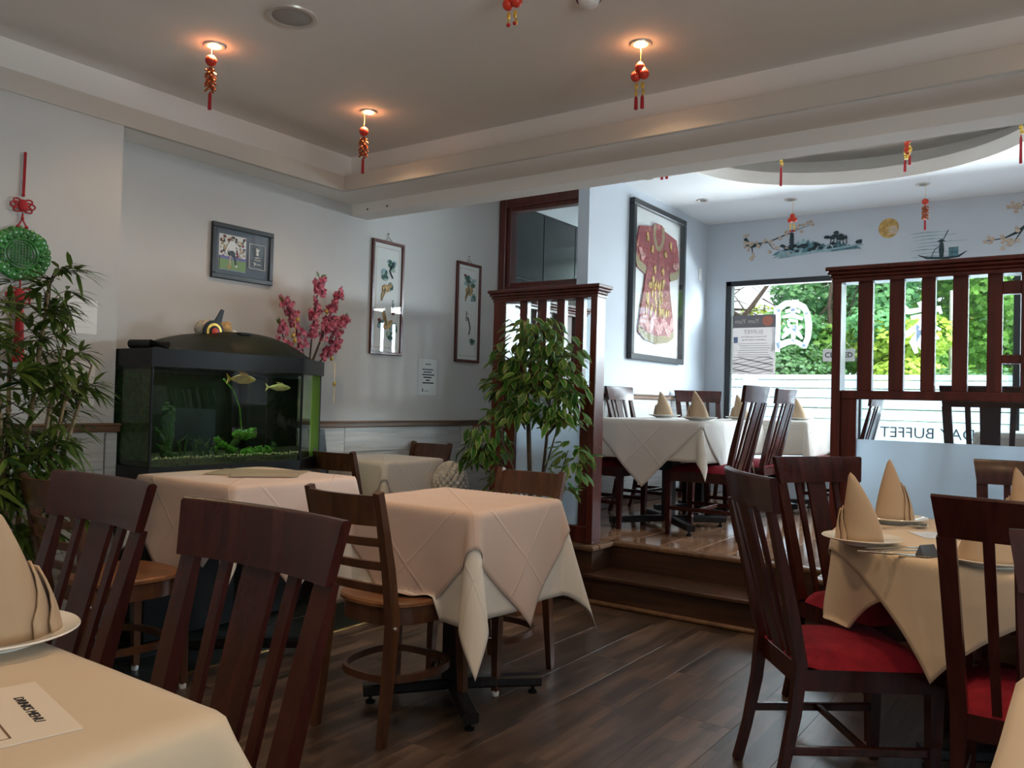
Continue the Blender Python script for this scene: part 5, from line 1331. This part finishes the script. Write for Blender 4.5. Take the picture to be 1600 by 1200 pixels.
spot('ceiling_spotlight', 'lit ceiling spotlight above the steps side of the room', (-1.643, 3.24, ZT))
for (x, y), lb_ in (((-1.64, 2.24), 'above the near ornament tassels'), ((.02, 3.24), 'above the round table'), ((.02, 2.24), 'above the chair with its back to us'), ((-1.64, .6), 'above the drinks menu table'), ((.02, .6), 'above the camera side'), ((-3.2, .3), 'above the far end of the drinks menu table')):
    spot('ceiling_spotlight', 'lit ceiling spotlight beyond the frame, ' + lb_, (x, y, ZT))
for (x, y), lb_ in (((-2.869, 6.942), 'unlit ceiling downlight nearest the robe wall, by the front corner'), ((-2.969, 6.033), 'unlit ceiling downlight above the framed robe, beside the beam'), ((-2.196, 7.29), 'unlit downlight above the pagoda painting, an ornament hanging from it'), ((-1.14, 7.297), 'unlit downlight above the boatman painting, an ornament hanging from it')):
    spot('ceiling_downlight', lb_, (x, y, ZC), False, .055)
spot('ceiling_downlight', 'unlit downlight in the lobby, seen through the transom', (-3.52, 6.35, 2.91), False, .05)
sp = thing('ceiling_speaker', 'round grey ceiling speaker at the top of the picture', 'speaker', (-2.762, 2.238, ZT))
MB().lathe([(.082, -.004), (.09, -.010), (.105, -.008), (.108, 0), (.082, .002)], 36).build('rim', M_ring, sp); MB().lathe([(0, -.009), (.06, -.008), (.084, -.003), (.084, .001), (0, .001)], 36).build('grille', M_mesh, sp)
sd = thing('smoke_detector', 'white domed smoke detector at the top edge of the picture', 'smoke detector', (-1.63, 2.76, ZT))
MB().lathe([(0, -.012), (.05, -.012), (.055, 0), (0, 0)], 28).build('base', M_steel, sd); MB().lathe([(0, -.042), (.022, -.040), (.036, -.030), (.042, -.012), (0, -.012)], 28).build('dome', M_white, sd)

def ornament(label, c, kind, H, top, s=1., cat='hanging ornament'):
    """c: x, y, lowest z; H: length of the figure; top: z of the ceiling it hangs from"""
    x, y, z = c; t = thing('hanging_ornament', label, cat, (x, y, z))
    zt = z + H
    MB().tube([(0, 0, H - .01), (.003, 0, H + (top - zt) * .5), (0, 0, top - z)], .0016, 5).build('cord', M_goldo, t)
    def tassel(dx, z0, L): MB().tube([(dx, 0, z0), (dx, 0, z0 - L * .12), (dx, 0, z0 - L * .15), (dx, 0, z0 - L)], [.002, .006 * s, .0075 * s, .0085 * s], 8).build('tassel', M_tassel, t)
    if kind == 'cracker':
        MB().ball((0, 0, H - .028 * s), .026 * s, 14, 10).build('lantern', M_lantern, t)
        m = MB(); zz = H - .058 * s; n = 7
        L = H * .40
        for i in range(n):
            for k in range(4):
                a = k * PI / 2 + i * .6; p = Vector((0, 0, zz - L * i / n)); e = p + Vector((math.cos(a) * .026 * s, math.sin(a) * .026 * s, -.022 * s)); m.tube([tuple(p), tuple(p.lerp(e, .3)), tuple(e)], [.002 * s, .004 * s, .0055 * s], 6)
        m.tube([(0, 0, zz + .01), (0, 0, zz - L)], .002, 5); tag(m.build('firecrackers', MATS['cracker'], t), None)
        tassel(0, zz - L - .01, H - (H - zz) - L - .012)
    elif kind == 'lanterns':
        m = MB()
        for dx, dz in ((0, -.02), (-.020, -.055), (.020, -.052)): m.ball((dx * s, 0, H + dz * s), .023 * s, 12, 9)
        m.build('lanterns', M_lantern, t); g = MB()
        for dx, dz in ((0, 0), (-.02, -.034), (.02, -.03)): g.lathe([(0, 0), (.012 * s, -.001), (.009 * s, .005), (0, .006)], 10, (dx * s, 0, H + dz * s))
        for dx in (-.016, .014): g.ball((dx * s, 0, H - .10 * s), (.009 * s, .006 * s, .018 * s), 8, 6).ball((dx * s * 1.2, .004, H - .13 * s), (.007 * s, .005 * s, .014 * s), 8, 6)
        g.build('gold_fish', M_goldo, t)
        for dx in (-.016, .014): tassel(dx * s, H - .142 * s, H - .145 * s)
    else:
        g = MB(); hh = H * (.42 if kind == 'knot' else .66)
        for i in range(5): g.ball((.004 * math.sin(i * 2), 0, H - .008 - i * hh / 5), (.012 * s, .009 * s, .014 * s), 8, 6)
        if kind == 'bunch':
            for i in range(14): g.ball((rg.uniform(-.018, .018), rg.uniform(-.012, .012), H - hh * (.45 + .5 * rg.random())), .010 * s, 7, 5)
            r_ = MB()
            for i in range(6): r_.ball((rg.uniform(-.012, .012), 0, H - .01 - i * .018), .016 * s, 9, 7)
            r_.build('red_charm', M_lantern, t)
        g.build('gold_charm', M_goldo, t)
        if kind == 'bunch': tassel(-.014, H - hh, H - hh); tassel(.012, H - hh * .8, H - hh - .01)
        else: tassel(0, H - hh, H - hh)
    return t
_m, _nt, _b = new_mat('cracker'); _b.inputs['Base Color'].default_value = (.42, .10, .03, 1); _b.inputs['Metallic'].default_value = .4; _b.inputs['Roughness'].default_value = .35
ornament('hanging ornament with one red ball and firecrackers, below the spotlight nearest the left wall', (-3.311, 2.233, 2.488), 'cracker', .255, ZT - .01)
ornament('gilded hanging ornament with one ball, below the spotlight in the far left corner', (-3.343, 3.232, 2.440), 'cracker', .265, ZT - .01)
ornament('hanging ornament of three red lanterns, below the spotlight above the steps', (-1.642, 3.237, 2.490), 'lanterns', .205, ZT - .01)
ornament('hanging ornament cut off by the top edge, only its two tassels in view', (-1.84, 2.54, 2.645), 'lanterns', .135, ZT - .005)
ornament('small red lantern ornament hanging over the pagoda painting', (-2.175, 7.285, 2.735), 'lanterns', .165, ZC - .01)
ornament('red ball and firecracker ornament hanging over the boatman painting', (-1.118, 7.285, 2.65), 'cracker', .26, ZC - .01)
OT = ZC + .27
ornament('gold ornament with one long tassel at the left of the oval ceiling recess', (-1.723, 5.5, 2.680), 'knot', .235, OT)
ornament('red and gold bunched ornament in the middle of the oval ceiling recess', (-.947, 5.5, 2.668), 'bunch', .22, OT)
ornament('gold ornament with a long red tassel at the right picture edge', (-.352, 5.5, 2.632), 'knot', .29, ZC)
ornament('ornament mostly hidden by the beam, only its two red tassel ends in view', (-2.02, 4.32, 2.485), 'lanterns', .19, ZC)

# ------------------------------------------------------------------ tableware
def napkin(label, c, rz, H=.20, R=.062, side=-1, tip=-.18, fin=1.):
    """linen napkin folded into a tall standing sail with two lower fins at one side"""
    t = thing('folded_napkin', label, 'napkin', c, rz)
    def shell(R0, H0, a0, a1, n, wave=False, sq=.8):
        m = MB(); k = 8; vs = []
        for i in range(n + 1):
            a = a0 + (a1 - a0) * i / n; e = 1 - abs(2 * i / n - 1)
            for j in range(k + 1):
                q = j / k; h = H0 * q * ((.25 + .75 * min(1, e * 1.25)) if wave else 1 - .10 * (1 - e) * q)
                f = (h / H) ** 1.5; r = R0 * (1 - .93 * f)
                vs.append((r * math.cos(a) * sq * (1 - .25 * f), r * math.sin(a) * 1.05 + tip * h * (h / H) ** .6, h))
        m.add(vs, [(i * (k + 1) + j, (i + 1) * (k + 1) + j, (i + 1) * (k + 1) + j + 1, i * (k + 1) + j + 1) for i in range(n) for j in range(k)])
        return m
    A = sorted((side * .75, side * 2.7)); B = sorted((side * 1.0, side * 2.9))
    for nm, m in (('upright_fold', shell(R, H, -2.5, 2.5, 16)), ('inner_fold', shell(R * .82, H * .95, -2.9, 1.6, 12)), ('side_fold', shell(R * 1.14, H * .50 * fin, A[0], A[1], 10, True)), ('side_fold', shell(R * 1.30, H * .46 * fin, B[0], B[1], 10, True))):
        o = m.build(nm, M_napkin, t, True, 180); q = o.modifiers.new('thickness', 'SOLIDIFY'); q.thickness = .0035
    return t
def plate(label, c, r=.125):
    t = thing('dinner_plate', label, 'plate', c)
    MB().lathe([(0, .004), (r * .58, .004), (r * .66, .008), (r * .97, .019), (r, .0215), (r * .985, .0235), (r * .66, .0125), (r * .56, .008), (0, .008)], 48).build('dish', M_china, t)
    MB().lathe([(r * .86, .0185), (r * .90, .0202), (r * .90, .0206), (r * .86, .0189)], 48).build('rim_band', M_rim, t)
    MB().lathe([(r * .40, 0), (r * .55, 0), (r * .56, .0045), (r * .39, .0045)], 40).build('foot_ring', M_china, t)
    return t
ZT5 = Z5 + .009
plate('white plate at the near left of the round table, by the crimson chair', (-.615, 2.885, ZT5)); napkin('standing folded napkin at the near left of the round table', (-.612, 2.88, ZT5 + .007), -1.36, .225)
plate('white plate at the back left of the round table', (-.635, 3.52, ZT5)); napkin('standing folded napkin at the back left of the round table, with one fold sticking out', (-.640, 3.515, ZT5 + .007), -1.38, .24, .060, 1, -.05, 1.25)
plate('white plate seen through the slats of the near chair at the round table', (-.24, 2.755, ZT5)); napkin('opened napkin seen through the slats of the near chair at the round table', (-.24, 2.755, ZT5 + .007), -1.2, .14, .085, 1)
plate('white plate at the far right of the round table', (-.19, 3.74, ZT5)); napkin('standing napkin at the right picture edge on the round table', (-.20, 3.73, ZT5 + .007), -1.4, .225)
ZT1 = .7925
plate('white plate at the left picture edge on the drinks menu table', (-1.425, .60, ZT1), .128); napkin('large folded napkin at the left picture edge', (-1.425, .600, ZT1 + .007), -.40, .205, .075, 1, .0, 1.15)
def fork(label, c, rz):
    t = thing('fork', label, 'fork', c, rz)
    m = MB().sweep([(-.095, 0, .003), (-.03, 0, .006), (.03, 0, .010), (.045, 0, .007)], [[(-w_, -.001), (w_, -.001), (w_, .001), (-w_, .001)] for w_ in (.007, .004, .004, .011)], 0, (0, 1, 0))
    m.build('handle', M_steel, t)
    for k in range(4): MB().bar((.045, -.0095 + .0063 * k, .007), (.095, -.0095 + .0063 * k, .009), .003, .0018, 0, (0, 1, 0)).build('tine', M_steel, t, False)
def spoon(label, c, rz):
    t = thing('spoon', label, 'spoon', c, rz)
    MB().sweep([(-.095, 0, .003), (-.03, 0, .006), (.035, 0, .010), (.05, 0, .008)], [[(-w_, -.001), (w_, -.001), (w_, .001), (-w_, .001)] for w_ in (.007, .004, .004, .007)], 0, (0, 1, 0)).build('handle', M_steel, t)
    b = MB(); n = 16; vs = []
    for k in range(n): vs.append((.075 + .032 * math.cos(2 * PI * k / n), .021 * math.sin(2 * PI * k / n), .0095))
    for k in range(n): vs.append((.075 + .020 * math.cos(2 * PI * k / n), .013 * math.sin(2 * PI * k / n), .003))
    vs.append((.075, 0, .0015))
    b.add(vs, [(k, (k + 1) % n, n + (k + 1) % n, n + k) for k in range(n)] + [(n + k, n + (k + 1) % n, 2 * n) for k in range(n)])
    o = b.build('bowl', M_steel, t); s = o.modifiers.new('thickness', 'SOLIDIFY'); s.thickness = .001
def knife(label, c, rz):
    t = thing('knife', label, 'knife', c, rz)
    MB().bar((-.10, 0, .004), (0, 0, .004), .012, .006, 0, (0, 1, 0)).build('handle', M_steel, t, False)
    MB().prism([(0, -.007), (.09, -.008), (.105, -.002), (.10, .006), (0, .007)], lambda u, v, q: (u, v, .003 + q), .002).build('blade', M_steel, t, False)
fork('steel fork beside the near left plate of the round table', (-.505, 2.83, ZT5), .62); spoon('steel spoon beside the small metal tent on the round table', (-.455, 2.80, ZT5), .62); knife('steel knife beside the near left plate of the round table', (-.49, 2.72, ZT5), .3)
spoon('steel spoon in front of the back left napkin on the round table', (-.57, 3.36, ZT5), .9)
tn = thing('table_tent', 'small folded grey metal tent standing on the round table', 'table tent', (-.405, 2.77, ZT5), 1.0)
MB().add([(-.03, -.018, 0), (.03, -.018, 0), (.03, .018, 0), (-.03, .018, 0), (-.03, 0, .036), (.03, 0, .036)], [(0, 1, 5, 4), (2, 3, 4, 5), (0, 4, 3), (1, 2, 5), (0, 3, 2, 1)]).build('tent', M_charc, tn, False)
def sheet(label, name, cat, c, rz, w_, h, m, lines=True):
    t = thing(name, label, cat, c, rz)
    MB().b2((-w_ / 2, -h / 2, 0), (w_ / 2, h / 2, .0012)).build('sheet', m, t, False)
    return t
sheet('white glossy card lying on the round table, shining in the window light', 'menu_card', 'card', (-.42, 3.28, ZT5), .55, .21, .15, plain('gloss_card', (.86, .90, .93), .06))
mn = sheet('white drinks menu sheet on the table at bottom left', 'drinks_menu', 'menu', (-1.115, .395, ZT1), -.186, .21, .297, M_paperw)
text('DRINKS MENU', .016, (0, .115, .0016), (0, 0, 0), M_ink, mn, shear=.25)
g = MB()
for x0, y0, x1, y1 in ((-.085, .075, .085, .0775), (-.085, -.12, .085, -.1185), (-.085, -.12, -.0838, .077), (.0838, -.12, .085, .077)): g.b2((x0, y0, .0012), (x1, y1, .0016))
for k in range(7):
    for x in (-.07, -.02, .03, .06): g.b2((x, .055 - k * .025, .0012), (x + (.03 if x < -.05 else .008), .059 - k * .025, .0015))
g.build('print', M_inkb, mn, False)
ZT2 = .8250
m1 = sheet('menu sheet lying on the peach cloth in front of the tank, the longer of two', 'paper_menu', 'menu', (-3.22, 2.50, ZT2), .62, .42, .30, plain('menu_paper', (.64, .53, .43), .2))
m2_ = sheet('menu sheet overlapping another one on the table by the tank, shining in the light', 'paper_menu', 'menu', (-3.10, 2.44, ZT2 + .0014), .85, .30, .21, MATS['menu_paper'])
for q, w_, h in ((m1, .42, .30), (m2_, .30, .21)):
    g = MB()
    for lo, hi in (((-w_ / 2, -h / 2), (w_ / 2, -h / 2 + .003)), ((-w_ / 2, h / 2 - .003), (w_ / 2, h / 2)), ((-w_ / 2, -h / 2), (-w_ / 2 + .003, h / 2)), ((w_ / 2 - .003, -h / 2), (w_ / 2, h / 2))): g.b2((*lo, .0012), (*hi, .0016))
    g.build('border', M_inkb, q, False)
Z7 = HP + z7 + .0108
for (x, y), lb_ in (((-2.63, 5.72), 'nearest the robe wall'), ((-2.12, 5.15), 'on the corner nearest the steps')):
    plate('plate on the raised table above the steps, ' + lb_, (x, y, Z7), .12); napkin('standing napkin on the raised table above the steps, ' + lb_, (x, y, Z7 + .007), -1.1, .19)
plate('plate on the back table by the robe wall, seen between chair slats', (-2.23, 6.25, Z7 - .005), .12); napkin('napkin on the back table by the robe wall, behind the paired chairs', (-2.23, 6.25, Z7 + .002), -1.1, .19)
plate('plate on the window table left of the right screen post', (-2.00, 6.98, Z7 - .005), .12); napkin('napkin on the window table left of the right screen post', (-2.00, 6.98, Z7 + .002), -1.1, .19)

# ------------------------------------------------------------------ outside
gr = MB().b2((-30, YF + .14, -.3), (30, 60, -.02))
struct('ground', gr, plain('tarmac', (.16, .16, .16), .9, var=.2, scale=4), 'pavement and road outside the shop window')
def foliage(parent, clumps, nl, size, mat_, seed, name='foliage'):
    rs_ = np.random.RandomState(seed); V = []; T = []
    star = np.array([(0, 0), (.12, .30), (.48, .22), (.38, .5), (.62, .72), (.30, .70), (0, 1.05), (-.30, .70), (-.62, .72), (-.38, .5), (-.48, .22), (-.12, .30)])
    w_ = np.array([c[3] * c[4] * c[3] for c in clumps]); w_ = w_ / w_.sum(); cnt = (w_ * nl).astype(int)
    for c, k in zip(clumps, cnt):
        d = rs_.normal(size=(k, 3)); d /= np.linalg.norm(d, axis=1)[:, None]; q = rs_.uniform(.55, 1.05, (k, 1)) ** .6
        P = np.array(c[:3]) + d * q * np.array([c[3], c[3], c[4]])
        nrm = d * .6 + rs_.normal(size=(k, 3)) * .35 + np.array([0, -.25, .55]); nrm /= np.linalg.norm(nrm, axis=1)[:, None]
        dn = rs_.normal(size=(k, 3)) * .5 + np.array([0, -.2, -.7]); dn -= nrm * (dn * nrm).sum(1)[:, None]; dn /= np.linalg.norm(dn, axis=1)[:, None]
        sd_ = np.cross(dn, nrm); s = size * rs_.uniform(.7, 1.25, (k, 1, 1))
        L = P[:, None, :] + s * (sd_[:, None, :] * star[None, :, :1] + dn[:, None, :] * star[None, :, 1:] - nrm[:, None, :] * (np.abs(star[None, :, :1]) * .25))
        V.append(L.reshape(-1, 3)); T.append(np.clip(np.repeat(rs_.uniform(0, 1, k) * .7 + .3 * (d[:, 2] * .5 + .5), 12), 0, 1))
    V = np.concatenate(V).astype(np.float32); T = np.concatenate(T).astype(np.float32); nL = len(V) // 12
    me = bpy.data.meshes.new(name); me.vertices.add(len(V)); me.vertices.foreach_set('co', V.ravel())
    me.loops.add(nL * 12); me.loops.foreach_set('vertex_index', np.arange(nL * 12, dtype=np.int32)); me.polygons.add(nL)
    me.polygons.foreach_set('loop_start', np.arange(0, nL * 12, 12, dtype=np.int32)); me.polygons.foreach_set('loop_total', np.full(nL, 12, dtype=np.int32))
    me.update(); at = me.attributes.new('tone', 'FLOAT', 'POINT'); at.data.foreach_set('value', T); me.materials.append(mat_); me.validate()
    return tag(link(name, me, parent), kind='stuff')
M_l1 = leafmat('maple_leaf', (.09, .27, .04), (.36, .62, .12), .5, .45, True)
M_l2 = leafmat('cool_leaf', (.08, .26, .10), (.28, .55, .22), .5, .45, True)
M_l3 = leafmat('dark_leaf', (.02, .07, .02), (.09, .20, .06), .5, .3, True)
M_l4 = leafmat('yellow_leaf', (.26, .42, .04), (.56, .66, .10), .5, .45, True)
def tree(name, label, c, trunk, clumps, nl, size, m, seed, r0=.09):
    t = thing(name, label, 'tree', c); R = random.Random(seed)
    tk_ = MB().tube(trunk, [r0 * (1 - .75 * i / (len(trunk) - 1)) for i in range(len(trunk))], 9); tk_.build('trunk', M_bark, t)
    if clumps:
        b = MB()
        for q in clumps[::1]:
            s = Vector(trunk[min(len(trunk) - 1, 1 + R.randint(0, max(0, len(trunk) - 2)))]); e = Vector(q[:3]); b.tube([tuple(s), tuple(s.lerp(e, .5) + Vector((0, 0, .08))), tuple(e)], [r0 * .35, r0 * .2, .006], 6)
        b.build('branches', M_bark, t)
        foliage(t, clumps, nl, size, m, seed)
    return t
def crown(rg, n, x0, x1, z0, z1, r, dy=.8): return [(rg.uniform(x0, x1), rg.uniform(-dy, dy), rg.uniform(z0, z1), r * rg.uniform(.7, 1.2), r * rg.uniform(.5, .8)) for _ in range(n)]
rg = random.Random(41)
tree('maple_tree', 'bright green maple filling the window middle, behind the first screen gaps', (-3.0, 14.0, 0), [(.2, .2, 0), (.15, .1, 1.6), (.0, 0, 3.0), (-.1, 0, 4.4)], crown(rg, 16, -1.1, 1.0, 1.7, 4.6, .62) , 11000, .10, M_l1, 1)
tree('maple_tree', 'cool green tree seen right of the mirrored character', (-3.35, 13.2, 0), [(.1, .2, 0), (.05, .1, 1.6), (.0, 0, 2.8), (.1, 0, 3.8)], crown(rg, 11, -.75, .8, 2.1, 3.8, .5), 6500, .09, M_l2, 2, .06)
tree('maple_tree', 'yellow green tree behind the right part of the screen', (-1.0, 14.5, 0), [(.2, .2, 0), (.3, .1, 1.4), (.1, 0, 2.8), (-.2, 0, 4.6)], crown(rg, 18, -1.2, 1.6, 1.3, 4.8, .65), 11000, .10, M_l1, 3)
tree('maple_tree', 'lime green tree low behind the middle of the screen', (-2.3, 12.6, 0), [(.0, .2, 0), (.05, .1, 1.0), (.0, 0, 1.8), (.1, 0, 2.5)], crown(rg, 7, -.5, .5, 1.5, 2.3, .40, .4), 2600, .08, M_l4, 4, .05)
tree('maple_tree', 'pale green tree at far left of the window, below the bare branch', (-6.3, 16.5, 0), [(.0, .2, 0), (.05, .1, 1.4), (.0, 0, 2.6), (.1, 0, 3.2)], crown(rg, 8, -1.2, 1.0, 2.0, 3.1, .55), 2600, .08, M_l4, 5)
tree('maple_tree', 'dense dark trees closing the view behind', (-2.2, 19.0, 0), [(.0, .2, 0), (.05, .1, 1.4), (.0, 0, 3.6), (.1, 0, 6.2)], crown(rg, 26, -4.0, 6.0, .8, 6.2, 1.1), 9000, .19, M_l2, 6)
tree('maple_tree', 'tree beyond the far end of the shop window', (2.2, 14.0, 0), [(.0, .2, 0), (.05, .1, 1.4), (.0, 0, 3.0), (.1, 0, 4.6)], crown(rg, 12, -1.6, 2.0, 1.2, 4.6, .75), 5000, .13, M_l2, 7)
tree('shrub', 'dark shrub low in the window beside the buffet poster', (-4.05, 12.2, 0), [(.0, .1, 0), (.05, .1, .6), (.0, 0, 1.2)], crown(rg, 9, -.8, .9, .9, 2.0, .42, .4), 5000, .06, M_l3, 8, .04)
tree('shrub', 'dark shrub low behind the middle of the slatted screen', (-1.9, 12.0, 0), [(.0, .1, 0), (.05, .1, .6), (.0, 0, 1.2)], crown(rg, 8, -1.1, 1.0, .6, 1.55, .40, .4), 4500, .06, M_l3, 9, .04)
tree('bare_tree', 'bare leaning branch against the white sky at the window corner', (-4.6, 13.0, 0), [(-1.2, .2, 0), (-.8, .1, 1.6), (-.35, 0, 2.25), (.1, 0, 2.8), (.55, 0, 3.4)], [], 0, .1, M_l4, 10, .085)
bt = MB(); R = random.Random(12)
for k in range(34):
    a = Vector((-4.6 - .5 + R.random() * .8, 13 + R.uniform(-.2, .2), 2.3 + R.random() * 1.2)); d = Vector((R.uniform(-.6, 1.0), R.uniform(-.3, .3), R.uniform(-.7, .6))); bt.tube([tuple(a), tuple(a + d * .3 + Vector((0, 0, .05))), tuple(a + d * .7)], [.012, .007, .003], 5)
q = bt.build('twigs', M_bark, None); bpt = [o for o in COL.objects if o.name.startswith('bare_tree')][0]; q.parent = bpt; q.matrix_parent_inverse = Matrix.Translation((4.6, -13.0, 0)); tag(q, kind='stuff')
lpst = thing('street_post', 'pair of grey steel posts outside behind the right slats', 'post', (-1.62, 13.0, 0))
MB().tube([(0, 0, 0), (0, 0, 2.9)], .045, 12).build('post', M_ring, lpst); MB().tube([(.12, 0, 0), (.12, 0, 2.2)], .03, 10).build('post', M_ring, lpst); MB().b2((-.02, -.03, 1.6), (.14, .03, 1.7)).build('bracket', M_ring, lpst, False)
